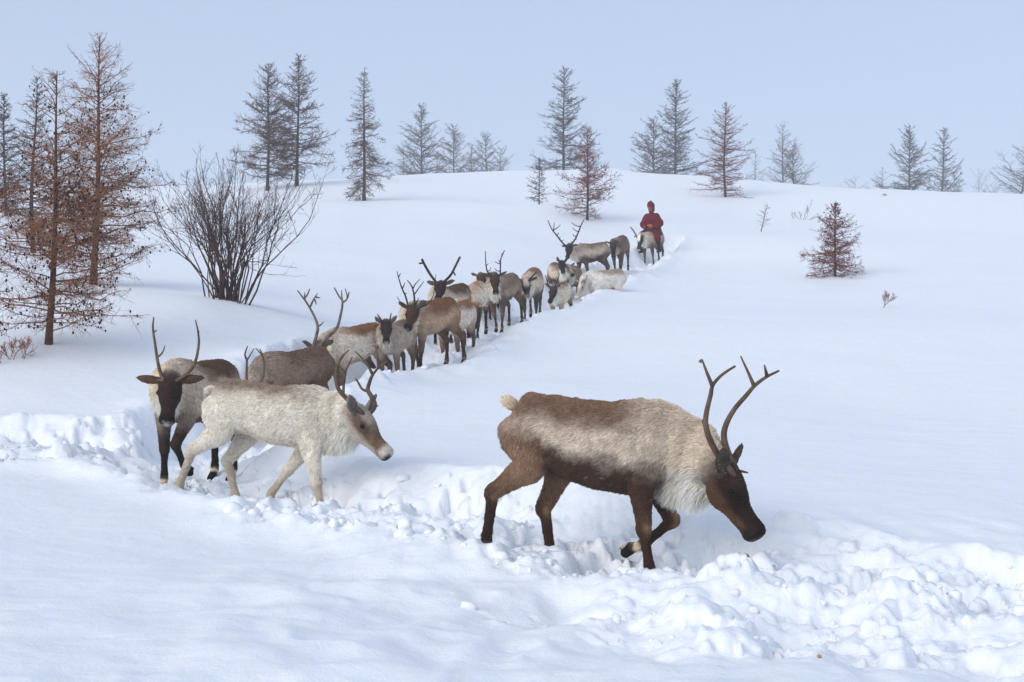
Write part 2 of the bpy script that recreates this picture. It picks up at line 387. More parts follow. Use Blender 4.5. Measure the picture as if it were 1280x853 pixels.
def remeshed(lofts, voxel, smooth=6, fac=.5):
    V, Fc, off = [], [], 0
    for L in lofts:
        v, f = L.mesh() if isinstance(L, Loft) else L
        V.append(v); Fc += [[q + off for q in p] for p in f]; off += len(v)
    me = bpy.data.meshes.new('raw'); me.from_pydata(np.concatenate(V).tolist(), [], Fc); me.update()
    ob = bpy.data.objects.new('raw', me); COL.objects.link(ob)
    import bmesh
    bm = bmesh.new(); bm.from_mesh(me); bmesh.ops.recalc_face_normals(bm, faces=bm.faces); bm.to_mesh(me); bm.free()
    r = ob.modifiers.new('r', 'REMESH'); r.mode = 'VOXEL'; r.voxel_size = voxel; r.use_smooth_shade = True
    s = ob.modifiers.new('s', 'SMOOTH'); s.factor = fac; s.iterations = smooth
    dg = bpy.context.evaluated_depsgraph_get(); out = bpy.data.meshes.new_from_object(ob.evaluated_get(dg))
    bpy.data.objects.remove(ob); bpy.data.meshes.remove(me)
    return out
def dirv(pitch, yaw):
    return np.array([math.cos(pitch) * math.cos(yaw), math.cos(pitch) * math.sin(yaw), math.sin(pitch)])
HEAD_L = .455
def neck_head(P):
    """neck spine points, poll, nose in body coordinates"""
    ne, ny, hpt, hy = [R(P[k]) for k in ('neck', 'neck_yaw', 'head', 'head_yaw')]
    base = np.array([.40, 0, .87]); L = P.get('neck_len', .47)
    poll = base + L * dirv(ne, ny)
    mid = base + .5 * L * dirv(ne * .75, ny * .45) + np.array([0, 0, -.012])
    hd = dirv(hpt, hy)
    return base, mid, poll, hd, poll + hd * HEAD_L
LEGDEF = dict(  # front: elbow shift, forearm, cannon, pastern angle; hind: stifle shift, gaskin, cannon, pastern (degrees, forward positive)
    fr=(0, 0, 0, 25), fl=(0, 0, 0, 25), hr=(0, -38, 4, 30), hl=(0, -38, 4, 30))
def seg(p, ang, L, y=0):
    a = R(ang); return p + np.array([math.sin(a) * L, y, -math.cos(a) * L])
def leg_front(side, spec):
    dx, a1, a2, a3 = spec; y = .125 * side
    sh = np.array([.36, y * .75, .86]); el = np.array([.345 + dx, y, .60])
    kn = seg(el, a1, .265, -.012 * side); fe = seg(kn, a2, .235, -.008 * side); ho = seg(fe, a3, .085); tip = seg(ho, a3 + 30, .06)
    st = [(*(sh + [.0, 0, .05]), .05, .035), (*sh, .13, .06), (*(.5 * sh + .5 * el + [.0, 0, 0]), .125, .07), (*el, .083, .06), (*(.6 * el + .4 * kn), .058, .05), (*(.15 * el + .85 * kn), .043, .040),
          (*kn, .047, .044), (*(.75 * kn + .25 * fe), .030, .029), (*(.3 * kn + .7 * fe), .027, .026), (*fe, .036, .033), (*(.5 * fe + .5 * ho), .030, .032), (*ho, .040, .040), (*tip, .024, .036)]
    return Loft('leg_f', st, 3), tip, ho
def leg_hind(side, spec):
    dx, a1, a2, a3 = spec; y = .12 * side
    hip = np.array([-.40, y * .7, .88]); sf = np.array([-.31 + dx, y * 1.1, .655])
    hk = seg(sf, a1, .305, -.02 * side); fe = seg(hk, a2, .305, -.008 * side); ho = seg(fe, a3, .085); tip = seg(ho, a3 + 30, .06)
    st = [(*(hip + [0, 0, .06]), .08, .05), (*hip, .16, .09), (*(.5 * hip + .5 * sf), .152, .095), (*sf, .108, .072), (*(.65 * sf + .35 * hk), .076, .053), (*(.25 * sf + .75 * hk), .052, .040), (*(hk + [-.008, 0, 0.0]), .050, .037),
          (*(.8 * hk + .2 * fe), .034, .030), (*(.3 * hk + .7 * fe), .029, .027), (*fe, .038, .034), (*(.5 * fe + .5 * ho), .031, .032), (*ho, .040, .040), (*tip, .024, .036)]
    return Loft('leg_h', st, 3), tip, ho
def head_frame(P):
    base, mid, poll, hd, nose = neck_head(P)
    yaw = R(P['head_yaw']); b = np.array([-math.sin(yaw), math.cos(yaw), 0]); n = np.cross(hd, b); roll = R(P.get('roll', 0))
    b2 = b * math.cos(roll) + n * math.sin(roll); n2 = n * math.cos(roll) - b * math.sin(roll)
    return poll, hd, b2, n2, yaw
def build_lofts(P):
    L = []; g = P.get('girth', 1.0); wd = P.get('width', 1.0)
    gd = .245 * (g - 1)
    T = [(-.570, .905, .05, .04), (-.548, .885, .13, .09), (-.485, .865, .195, .15), (-.36, .862, .208, .185), (-.18, .838 - gd, .224 * g, .21 * wd), (.02, .808 - gd, .245 * g, .23 * wd), (.20, .808 - gd, .252 * g, .222 * wd), (.35, .822, .245, .195), (.46, .828, .21, .155), (.55, .82, .15, .11), (.60, .81, .06, .05)]
    L.append(Loft('torso', [(x, 0, z, rz, ry) for x, z, rz, ry in T]))
    L.append(Loft('torso', [(-.02, 0, .97, .05, .06), (.14, 0, .985, .08, .10), (.30, 0, .99, .085, .09), (.42, 0, .95, .06, .06)]).remap(.48, .85, .72, .28))
    base, mid, poll, hd, nose = neck_head(P)
    ny, hy = R(P['neck_yaw']), R(P['head_yaw'])
    nk = P.get('neck_r', 1.0)
    L.append(Loft('neck', [(.20, 0, .87, .16, .14, 0), (.32, 0, .885, .20 * nk, .155, 0), (*(base + [.02, 0, -.01]), .20 * nk, .14, ny * .2), (*(.5 * base + .5 * mid), .182 * nk, .122 * nk, ny * .4), (*mid, .162 * nk, .108 * nk, ny * .6), (*(.5 * mid + .5 * poll), .122 * nk, .086 * nk, ny * .5 + hy * .3), (*poll, .088, .074, hy), (*(poll + hd * .05), .07, .06, hy)]))
    # dewlap and mane under the neck
    mdrop = P.get('mane', .1)
    dn = np.array([0, 0, -1.])
    back = (poll - base) / np.linalg.norm(poll - base); under = dn - back * (dn @ back); under /= np.linalg.norm(under) + 1e-9
    L.append(Loft('mane', [(*(base + [.12, 0, -.12]), .05, .05, 0), (*(base * .72 + mid * .28 + under * (.11 + .3 * mdrop)), .07 + .35 * mdrop, .062, ny * .3), (*(mid + under * (.09 + .35 * mdrop)), .06 + .38 * mdrop, .055, ny * .6), (*(.5 * mid + .5 * poll + under * (.07 + .3 * mdrop)), .05 + .25 * mdrop, .05, ny), (*(poll + hd * .06 + under * .06), .03, .03, hy)]))
    pl, hd, b, n, yaw = head_frame(P)
    def hp_(t, up=0, sd=0): return pl + hd * t + n * up + b * sd
    HS = [(-.045, .0, .05, .05), (0, .004, .092, .078), (.07, .004, .104, .088), (.13, -.004, .105, .088), (.19, -.010, .095, .079), (.255, -.012, .073, .058), (.315, -.010, .062, .050), (.37, -.006, .063, .055), (.412, -.006, .065, .061), (.440, -.009, .054, .053), (.455, -.010, .026, .026)]
    L.append(Loft('head', [(*hp_(t, u), rn, rb, yaw) for t, u, rn, rb in HS]))
    L.append(Loft('head', [(*hp_(.08, -.058), .055, .052, yaw), (*hp_(.15, -.068), .060, .058, yaw), (*hp_(.24, -.05), .04, .045, yaw), (*hp_(.38, -.032), .032, .04, yaw), (*hp_(.42, -.034), .02, .03, yaw)]).remap(.25, .93, -.6, .35))   # jaw
    for s in (-1, 1):
        L.append(Loft('head', [(*hp_(.11, .045, .055 * s), .022, .022, yaw), (*hp_(.15, .043, .066 * s), .026, .024, yaw), (*hp_(.19, .032, .06 * s), .02, .02, yaw)]).remap(.31, .47, .4, .3))  # brow
        ea = R(P.get('ear', 25)); up = math.sin(ea); out = math.cos(ea)
        e0 = hp_(.04, .04, .068 * s); ed = b * s * out + n * up - hd * P.get('ear_back', .35); ed /= np.linalg.norm(ed)
        el = Loft('ear', [(*(e0 - ed * .02), .022, .022), (*(e0 + ed * .03), .024, .026), (*(e0 + ed * .075), .019, .046), (*(e0 + ed * .12), .016, .048), (*(e0 + ed * .165), .012, .032), (*(e0 + ed * .20), .006, .008)], 3)
        # ear blade faces forward along the head
        nn = hd - ed * (hd @ ed); nn /= np.linalg.norm(nn) + 1e-9; el.n = np.tile(nn, (len(el.c), 1)); el.b = np.cross(el.n, el.t)
        L.append(el)
    # tail
    tl = P.get('tail', 30); a = R(tl); d = np.array([-math.cos(a), 0, math.sin(a)])
    t0 = np.array([-.545, 0, .985])
    L.append(Loft('tail', [(*(t0 + [.04, 0, -.02]), .03, .03), (*(t0 + d * .025), .022, .026), (*(t0 + d * .05), .020, .024), (*(t0 + d * .075), .012, .014)]))
    legs = P.get('legs', {}); tips = {}
    for k, s in (('fr', -1), ('fl', 1), ('hr', -1), ('hl', 1)):
        spec = legs.get(k, LEGDEF[k]); lo, tip, ho = (leg_front if k[0] == 'f' else leg_hind)(s, spec)
        L.append(lo); tips[k] = tip
        if k in P.get('show_hoof', ()):    # dew claws of a lifted foot
            for q in (-1, 1):
                L.append(Loft('leg_f', [(*(ho + [-.03, q * .018, .015]), .012, .012), (*(ho + [-.055, q * .02, -.005]), .008, .008)], 2))
    return L, tips
def lerp(a, b, t): return a + (b - a) * t[:, None]
def colour(co, lofts, C, seed):
    """coat colour, hair flow and hair length for points on the skin"""
    parts = ['torso', 'neck', 'mane', 'head', 'ear', 'tail', 'leg_f', 'leg_h']
    N = len(co); info = {}
    for p in parts:
        best = np.full(N, 1e9); u = np.zeros(N); v = np.zeros(N); s = np.zeros(N); td = np.zeros((N, 3))
        for L in lofts:
            if L.part != p: continue
            sp = np.linalg.norm(L.c[-1] - L.c[0]) / len(L.c) * 1.2 + .006
            for q in range(0, len(L.c)):
                d = co - L.c[q]; a = d @ L.n[q] / L.rn[q]; e = d @ L.b[q] / L.rb[q]; l = d @ L.t[q] / max(sp, .02)
                m = a * a + e * e + .5 * l * l
                k = m < best
                best[k] = m[k]; u[k] = L.u[q]; v[k] = a[k] * L.vk + L.vo; s[k] = e[k]; td[k] = L.t[q]
        info[p] = (np.sqrt(best), u, v, s, td)
    D = np.stack([info[p][0] for p in parts], 1)
    D[:, 6:] *= 1.06; D[:, 2] *= 1.04
    w = np.exp(-(D - D.min(1)[:, None]) * 7); w /= w.sum(1)[:, None]
    nz = fbm(co[:, 0] * 7, co[:, 1] * 7, co[:, 2] * 9, 3, seed); nf = fbm(co[:, 0] * 26, co[:, 1] * 26, co[:, 2] * 34, 2, seed + 5)
    g = lambda k: np.array(C[k], float)
    one = np.ones(N)
    def full(k): return np.tile(g(k), (N, 1))
    # torso
    _, u, v, s, _ = info['torso']
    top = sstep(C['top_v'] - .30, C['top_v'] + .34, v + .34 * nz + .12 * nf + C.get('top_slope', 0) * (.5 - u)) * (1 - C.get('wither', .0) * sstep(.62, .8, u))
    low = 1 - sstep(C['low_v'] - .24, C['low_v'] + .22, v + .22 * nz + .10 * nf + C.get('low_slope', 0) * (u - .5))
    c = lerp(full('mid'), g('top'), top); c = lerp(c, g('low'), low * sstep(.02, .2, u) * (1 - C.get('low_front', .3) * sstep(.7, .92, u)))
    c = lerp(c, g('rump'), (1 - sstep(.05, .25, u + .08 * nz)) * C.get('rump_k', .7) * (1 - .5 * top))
    ct = c
    # neck
    _, u, v, s, _ = info['neck']
    cn = lerp(full('neck'), g('neck_top'), sstep(.35, .9, v + .2 * nz) * C.get('neck_top_k', .5)); cn = lerp(cn, g('mane'), 1 - sstep(-.8, -.3, v + .15 * nz))
    cn = lerp(cn, g('head'), sstep(.82, 1.0, u + .06 * nz) * C.get('head_bleed', .7))
    cm = full('mane')
    # head
    _, u, v, s, _ = info['head']
    ch = lerp(full('head'), g('cheek'), (1 - sstep(-.55, .05, v + .25 * nz)) * (1 - sstep(.62, .8, u)) * C.get('cheek_k', .7))
    ch = lerp(ch, g('brow'), sstep(.45, .8, v + .15 * nz) * (1 - sstep(.30, .52, u)) * C.get('brow_k', .3))
    ch = lerp(ch, g('muzzle'), sstep(.70, .80, u + .05 * nz)); ch = lerp(ch, g('nose'), sstep(.86, .92, u + .03 * nz) * sstep(-.5, .1, np.abs(s) + v * C.get('nose_v', -.6)))
    nost = np.exp(-(((u - .93) / .035) ** 2 + ((np.abs(s) - .62) / .26) ** 2 + ((v - .35) / .4) ** 2)); ch = lerp(ch, np.array([.01, .008, .008]), np.clip(nost * 1.4, 0, 1))
    mouth = np.exp(-((v + .42) / .10) ** 2) * sstep(.66, .74, u) * (np.abs(s) > .2); ch = lerp(ch, np.array([.012, .009, .009]), mouth * .75)
    er = np.exp(-(((u - .40) / .06) ** 2 + ((np.abs(s) - .85) / .3) ** 2 + ((v - .36) / .34) ** 2)); ch = lerp(ch, g('eye_ring'), er * C.get('ring_k', .5))
    _, u, v, s, _ = info['ear']
    ce = lerp(full('ear'), g('ear_in'), sstep(.1, .7, v) * .8)
    cl = full('tail')
    def leg(nm, hind):
        _, u, v, s, _ = info[nm]
        up = C['hip'] if hind else C['shoulder']
        q = lerp(np.tile(np.array(up, float), (N, 1)), g('leg'), sstep(C.get('leg_a', .18) + (.12 if hind else 0) * C.get('hind_k', 0), C.get('leg_b', .42) + (.30 if hind else 0) * C.get('hind_k', 0), u + .05 * nz))
        q = lerp(q, g('leg_low'), sstep(.45, .62, u + .05 * nz))
        q = lerp(q, g('joint'), np.exp(-((u - (.5 if hind else .46)) / .06) ** 2) * C.get('joint_k', .3) * sstep(-.2, .6, v + nz * .5))
        q = lerp(q, g('fetlock'), sstep(.74, .79, u) * (1 - sstep(.84, .90, u)) * C.get('fet_k', .3)); q = lerp(q, np.array([.012, .010, .010]), sstep(.86, .92, u))
        return q
    cf, chd = leg('leg_f', 0), leg('leg_h', 1)
    cols = [ct, cn, cm, ch, ce, cl, cf, chd]
    out = sum(cols[i] * w[:, i:i + 1] for i in range(8))
    out *= (1 + .10 * nz + .10 * nf)[:, None]
    ck_ = C.get('contrast', 1.22); lum = out.mean(1)[:, None]; out = out * (np.maximum(lum, .003) / .24) ** (ck_ - 1); lum = out.mean(1)[:, None]; out = lum + (out - lum) * C.get('sat', 1.08)
    sp = C.get('speck', 0)
    if sp:   # snow flecks caught in the coat
        h = fbm(co[:, 0] * 110, co[:, 1] * 110, co[:, 2] * 110, 2, seed + 9); out = lerp(out, np.array([.8, .82, .85]), sstep(.56, .64, h) * sp * sstep(-.1, .4, nz))
    flow = np.zeros((N, 3)); sgn = [1, -1, -1, -1, 1, 1, 1, 1]
    sgn[0] = -1
    grav = [.45, .55, 1.6, .1, 0, 0, .2, .3]; ln = [.030 * C.get('hair', 1), .038, .085 * C.get('mane_len', 1), .012, .010, .034, .015, .020]; lift = [.20, .26, .35, .22, .3, .5, .2, .2]
    Ls = np.zeros(N); Lf = np.zeros(N)
    for i, p in enumerate(parts):
        flow += w[:, i:i + 1] * (info[p][4] * sgn[i] + np.array([0, 0, -grav[i]])); Ls += w[:, i] * ln[i]; Lf += w[:, i] * lift[i]
    # longer hair under the neck
    Ls += w[:, 1] * (1 - sstep(-.9, 0, info['neck'][2])) * .05 * C.get('mane_len', 1)
    lowleg = np.maximum(w[:, 6] * sstep(.4, .5, info['leg_f'][1]), w[:, 7] * sstep(.4, .5, info['leg_h'][1])); Ls *= 1 - .35 * lowleg
    hoof = np.maximum(w[:, 6] * sstep(.86, .9, info['leg_f'][1]), w[:, 7] * sstep(.86, .9, info['leg_h'][1])); noseh = w[:, 3] * sstep(.84, .9, info['head'][1])
    Ls *= np.clip(1 - hoof - noseh, .0, 1)
    return np.clip(out, .004, .95), flow, Ls, Lf
def make_fur(me, C, lofts, n, radius, seed, parent, Lmul=1.0):
    r = np.random.default_rng(seed)
    nv = len(me.vertices); co = np.empty(nv * 3, np.float32); me.vertices.foreach_get('co', co); co = co.reshape(-1, 3).astype(float)
    me.calc_loop_triangles(); nt = len(me.loop_triangles); tri = np.empty(nt * 3, np.int32); me.loop_triangles.foreach_get('vertices', tri); tri = tri.reshape(-1, 3)
    nrm = np.empty(nv * 3, np.float32); me.vertices.foreach_get('normal', nrm); nrm = nrm.reshape(-1, 3)
    col, flow, Ls, Lf = me['_cache'] if False else colour_cache[me.name]
    a, b, c = co[tri[:, 0]], co[tri[:, 1]], co[tri[:, 2]]
    ar = np.linalg.norm(np.cross(b - a, c - a), axis=1) * .5
    wgt = ar * (Ls[tri].mean(1) > .004); wgt /= wgt.sum()
    t = r.choice(nt, n, p=wgt); u = r.random((n, 2)); f = u.sum(1) > 1; u[f] = 1 - u[f]; w = np.stack([1 - u.sum(1), u[:, 0], u[:, 1]], 1)
    mix = lambda A: (A[tri[t]] * w[..., None]).sum(1) if A.ndim == 2 else (A[tri[t]] * w).sum(1)
    p, nn, cc, fl, L, lf = mix(co), mix(nrm.astype(float)), mix(col), mix(flow), mix(Ls), mix(Lf)
    nn /= np.linalg.norm(nn, axis=1)[:, None]
    fl = fl - nn * (fl * nn).sum(1)[:, None]; fl /= np.linalg.norm(fl, axis=1)[:, None] + 1e-6
    cl = np.stack([fbm(p[:, 0] * 22, p[:, 1] * 22, p[:, 2] * 22, 2, seed + q) for q in (1, 2, 3)], 1)
    d = fl + nn * (lf * (1 + .6 * r.normal(size=n)))[:, None] + cl * .38 + r.normal(size=(n, 3)) * .13
    d /= np.linalg.norm(d, axis=1)[:, None]
    L = L * r.uniform(.6, 1.25, n) * Lmul
    P0 = p - nn * .002
    P1 = p + d * (L * .5)[:, None] + nn * (L * .08)[:, None]; P2 = p + d * L[:, None] - np.array([0, 0, 1]) * (L * .12)[:, None]
    pts = np.stack([P0, P1, P2], 1).reshape(-1, 3)
    cu = bpy.data.hair_curves.new('fur'); cu.add_curves([3] * n)
    cu.points.foreach_set('position', pts.astype(np.float32).ravel())
    rad = np.stack([np.full(n, radius), np.full(n, radius * .8), np.full(n, radius * .25)], 1)
    cu.points.foreach_set('radius', rad.astype(np.float32).ravel())
    br = ((1 + .20 * r.normal(size=n)) * (1 + C.get('clump', .30) * fbm(p[:, 0] * 38, p[:, 1] * 38, p[:, 2] * 38, 2, seed + 11))).clip(.4, 1.6)[:, None]
    cc = np.clip(cc * br, .003, .95)
    c4 = np.ones((n, 3, 4), np.float32); c4[:, 0, :3] = cc * .82; c4[:, 1, :3] = cc; c4[:, 2, :3] = np.clip(cc * 1.12 + .01, 0, .95)
    at_ = cu.attributes.new('Col', 'FLOAT_COLOR', 'POINT'); at_.data.foreach_set('color', c4.ravel())
    return link('fur', cu, parent, MAT_FUR)
colour_cache = {}
def tube(paths, k=7):
    """paths: lists of (point, radius); returns one mesh of tapered tubes with closed ends"""
    V, Fq, off = [], [], 0
    for pts in paths:
        P = np.array([q[0] for q in pts], float); rr = np.array([q[1] for q in pts], float)
        if len(P) > 2:
            S = catmull(np.column_stack([P, rr]), 4); P, rr = S[:, :3], S[:, 3]
        t = np.gradient(P, axis=0); t /= np.linalg.norm(t, axis=1)[:, None] + 1e-9
        ref = np.array([.31, .83, .2]); a = np.cross(t, ref); a /= np.linalg.norm(a, axis=1)[:, None] + 1e-9; b = np.cross(t, a)
        an = np.linspace(0, 2 * math.pi, k, endpoint=False)
        v = P[:, None] + (a[:, None] * np.cos(an)[:, None] + b[:, None] * np.sin(an)[:, None]) * rr[:, None, None]
        m = len(P); v = v.reshape(-1, 3)
        f = [(i * k + j, i * k + (j + 1) % k, (i + 1) * k + (j + 1) % k, (i + 1) * k + j) for i in range(m - 1) for j in range(k)]
        tip = len(v); v = np.vstack([v, P[0], P[-1] + t[-1] * rr[-1]])
        f += [(tip, (j + 1) % k, j) for j in range(k)] + [(tip + 1, (m - 1) * k + j, (m - 1) * k + (j + 1) % k) for j in range(k)]
        V.append(v); Fq += [[q + off for q in p] for p in f]; off += len(v)
    me = bpy.data.meshes.new('tube'); me.from_pydata(np.concatenate(V).tolist(), [], Fq); me.polygons.foreach_set('use_smooth', [True] * len(Fq)); me.update()
    return me
def sphere_mesh(r, sub=2):
    v, f = ico(sub); return mesh_np('sphere', v * r, f)

def fit_pose(key, P, M, poll_px, nose_px):
    """turn neck and head until poll and nose stand where the animal carries them"""
    keys = ['neck', 'neck_yaw', 'head', 'head_yaw']; x = np.array([P[k] for k in keys], float); x0 = x.copy()
    sg = np.array([14., 18, 14, 18]); rg = np.random.default_rng(3)
    sc = HERD[key][2] / F     # metres per pixel
    def cost(x):
        Q = dict(P); Q.update(zip(keys, x)); b, m, poll, hd, nose = neck_head(Q)
        e = 0
        for p, tgt in ((poll, poll_px), (nose, nose_px)):
            wp = M @ Vector(p); e += ((project(wp) - np.array(tgt)) ** 2).sum() * (sc * 100) ** 2
        lim = np.array([40, 55, 28, 80]); hi = np.array([35, 55, 5, 75]); lo = np.array([-50, -55, -88, -75])
        return e + .004 * (((x - x0) / [1, 1, 1, 1]) ** 2).sum() + 4 * (np.maximum(0, x - hi) ** 2 + np.maximum(0, lo - x) ** 2).sum()
    best = cost(x); s = 1.0
    for it in range(700):
        y = x + rg.normal(size=4) * sg * s; c = cost(y)
        if c < best: best, x = c, y
        elif it % 8 == 7: s = max(.02, s * .93)
    P.update(zip(keys, x)); return best
REINDEER = {}
def reindeer(key, P, C, antlers, label, poll=None, nose=None, pitch=0, mat=None, voxel=.016, hairs=0, hair_r=.002, hair_len=1.0, fit=True):
    px, py, D, yaw, sc = HERD[key]; loc = at(px, py, D)
    loc = loc + np.array([0, 0, P.get('dz', 0)])
    root = empty('reindeer', loc, (0, R(pitch), R(yaw)), sc)
    M = Matrix.Translation(loc.tolist()) @ Euler((0, R(pitch), R(yaw))).to_matrix().to_4x4() @ Matrix.Diagonal((sc, sc, sc, 1))
    for k, dflt in (('neck', -5), ('neck_yaw', 0), ('head', -55), ('head_yaw', 0)): P.setdefault(k, dflt)
    if poll and fit:
        c = fit_pose(key, P, M, poll, nose)
        if c > 40: print('pose', key, round(c), {k: round(P[k]) for k in ('neck', 'neck_yaw', 'head', 'head_yaw')})
    lofts, tips = build_lofts(P)
    me = remeshed(lofts, voxel, 5 if voxel < .013 else 4, .5); me.name = 'body_' + key
    nv = len(me.vertices); co = np.empty(nv * 3, np.float32); me.vertices.foreach_get('co', co); co = co.reshape(-1, 3).astype(float)
    seed = sum(map(ord, key)) * 3
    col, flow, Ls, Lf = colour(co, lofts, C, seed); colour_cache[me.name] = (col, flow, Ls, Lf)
    # tufts and muscle unevenness
    nrm = np.empty(nv * 3, np.float32); me.vertices.foreach_get('normal', nrm); nrm = nrm.reshape(-1, 3)
    k = np.clip(Ls / .05, 0, 1.3)[:, None]
    co2 = co + nrm * (fbm(co[:, 0] * 9, co[:, 1] * 9, co[:, 2] * 9, 2, seed)[:, None] * .010 * k + fbm(co[:, 0] * 30, co[:, 1] * 30, co[:, 2] * 30, 2, seed + 4)[:, None] * .006 * k)
    me.vertices.foreach_set('co', co2.astype(np.float32).ravel())
    a = me.color_attributes.new('Col', 'FLOAT_COLOR', 'POINT'); a.data.foreach_set('color', np.column_stack([col, np.ones(nv)]).astype(np.float32).ravel())
    me.update()
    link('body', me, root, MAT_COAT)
    if hairs: make_fur(me, C, lofts, hairs, hair_r, seed, root, hair_len)
    pl, hd, b, n, _ = head_frame(P)
    for s in (-1, 1):
        e = link('eye', EYE_ME, root, MAT_EYE); e.location = (pl + hd * .158 + n * .030 + b * s * .083).tolist()
    Mi = M.inverted(); pp = D / F
    for si, paths in antlers:
        basew = M @ Vector(pl + hd * .085 + n * .078 + b * si * .042)
        b0 = paths[0][0]
        tubes = []
        for path in paths:
            rs = path[-1] if isinstance(path[-1], tuple) and len(path[-1]) == 2 and path[-1][0] == 'r' else None
            pts = path
            w = []
            for q in pts:
                dx, dy = q[0] - b0[0], q[1] - b0[1]; dep = q[2]
                w.append((np.array(Mi @ Vector((basew.x + dx * pp, basew.y + dep, basew.z - dy * pp))), q[3] / sc))
            tubes.append(w)
        # root the beam in the skull
        p0, r0 = tubes[0][0]; tubes[0] = [(p0 - n * .045, r0 * 1.25)] + tubes[0]
        link('antler', tube(tubes, 8 if D < 15 else 6), root, mat or MAT_ANTLER)
    tag(root, label, 'reindeer', 'reindeer of the herd')
    REINDEER[key] = (root, M, P)
    return root
EYE_ME = sphere_mesh(.0185)
def trace(zx, zy, ox, oy, sc):
    return ox + zx / sc, oy + zy / sc
def antler_trace(side, origin, scale, main, tines, r0, r1, depth=0.0, bow=0.0, lean=0.0, tr=None):
    """main and tines are polylines read in an enlarged view; depth is how far the tip leans away (+) or towards (-) the lens"""
    ox, oy = origin; n = len(main)
    y0 = main[0][1]; span = max(1e-6, max(abs(q[1] - y0) for q in main))
    def dep(q):
        h = min(1.3, abs(q[1] - y0) / span); return depth * h + bow * math.sin(math.pi * min(1, h))
    def conv(q, r): return (ox + q[0] / scale, oy + q[1] / scale, dep(q), r)
    paths = [[conv(q, 1.15 * (r0 + (r1 - r0) * (i / (n - 1)) ** 1.5)) for i, q in enumerate(main)]]
    for t in tines:
        ra = (tr or r0 * .72)
        paths.append([conv(q, ra + (r1 * .8 - ra) * (i / (len(t) - 1))) for i, q in enumerate(t)])
    return (side, paths)
# ------------------------------------------------------------------ coats
def coat(**k):
    C = dict(top=(0.189, 0.102, 0.058), mid=(0.667, 0.552, 0.436), low=(0.069, 0.041, 0.027), top_v=.55, low_v=-.45, rump=(0.290, 0.193, 0.128), neck=(0.724, 0.607, 0.475), neck_top=(0.493, 0.386, 0.295), mane=(0.869, 0.759, 0.616),
             head=(0.063, 0.036, 0.025), cheek=(0.214, 0.120, 0.069), brow=(0.126, 0.084, 0.056), muzzle=(0.023, 0.016, 0.013), nose=(0.203, 0.179, 0.167), eye_ring=(0.038, 0.024, 0.018), ear=(0.088, 0.060, 0.045), ear_in=(0.126, 0.096, 0.078), tail=(0.898, 0.759, 0.578),
             shoulder=(0.202, 0.108, 0.067), hip=(0.319, 0.193, 0.122), leg=(0.082, 0.042, 0.025), leg_low=(0.057, 0.031, 0.020), joint=(0.348, 0.207, 0.116), fetlock=(0.797, 0.662, 0.488))
    C.update(k); return C
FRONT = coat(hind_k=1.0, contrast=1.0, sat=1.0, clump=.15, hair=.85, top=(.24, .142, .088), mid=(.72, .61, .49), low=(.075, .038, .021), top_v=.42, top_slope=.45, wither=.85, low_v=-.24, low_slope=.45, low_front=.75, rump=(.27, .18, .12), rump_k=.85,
             hip=(.34, .205, .125), shoulder=(.60, .50, .40), leg=(.080, .039, .021), leg_low=(.046, .023, .014), joint_k=.8, neck=(.74, .62, .49), neck_top=(.62, .50, .39), mane=(.88, .82, .72), fet_k=.9, speck=.5,
             head=(.032, .016, .010), cheek=(.16, .085, .046), cheek_k=.65, nose=(.16, .14, .13), leg_a=.13, leg_b=.24, head_bleed=.9, mane_len=1.25)
WHITE = coat(clump=.10, contrast=1.0, sat=1.0, hair=.8, top=(0.300, 0.215, 0.155), mid=(0.855, 0.769, 0.644), low=(0.702, 0.618, 0.506), top_v=.62, top_slope=.38, wither=.75, low_v=-.75, rump=(0.832, 0.747, 0.629), rump_k=.8, neck=(0.832, 0.747, 0.629), neck_top=(0.760, 0.679, 0.571), mane=(0.890, 0.833, 0.717),
             hip=(0.857, 0.771, 0.650), shoulder=(0.832, 0.747, 0.629), leg=(0.776, 0.688, 0.570), leg_low=(0.545, 0.458, 0.359), joint=(0.321, 0.246, 0.182), joint_k=.35, fet_k=.0, leg_a=.3, leg_b=.5,
             head=(0.170, 0.108, 0.070), cheek=(0.528, 0.469, 0.398), cheek_k=.9, brow=(0.480, 0.424, 0.356), brow_k=.75, muzzle=(0.538, 0.483, 0.420), nose=(0.054, 0.045, 0.044), eye_ring=(0.035, 0.025, 0.020), ring_k=.8, ear=(0.345, 0.307, 0.262), ear_in=(0.129, 0.111, 0.100), tail=(0.778, 0.713, 0.616), head_bleed=.35)
DARKFACE = coat(clump=.15, top=(0.170, 0.094, 0.054), mid=(0.638, 0.531, 0.417), top_v=.40, top_slope=.9, wither=.9, low_v=-.7, rump=(0.189, 0.108, 0.067), neck=(0.681, 0.566, 0.443), mane=(0.840, 0.731, 0.590), hip=(0.189, 0.108, 0.067), shoulder=(0.435, 0.345, 0.270), leg=(0.050, 0.026, 0.018), leg_low=(0.028, 0.018, 0.013), joint_k=.1, fet_k=.9,
                head=(0.053, 0.026, 0.017), cheek=(0.095, 0.048, 0.029), brow=(0.063, 0.036, 0.025), nose=(0.435, 0.400, 0.372), ear=(0.063, 0.038, 0.027), ear_in=(0.202, 0.120, 0.067), head_bleed=.4)
BROWN = coat(top=(0.183, 0.114, 0.074), mid=(0.283, 0.200, 0.144), low=(0.164, 0.108, 0.074), top_v=.45, top_slope=.8, wither=.6, low_v=-.6, rump=(0.164, 0.090, 0.050), neck=(0.435, 0.359, 0.282), neck_top=(0.348, 0.276, 0.218), mane=(0.724, 0.621, 0.488), hip=(0.164, 0.090, 0.050), shoulder=(0.319, 0.235, 0.173), leg=(0.151, 0.084, 0.050), leg_low=(0.101, 0.060, 0.039), tail=(0.898, 0.718, 0.501))
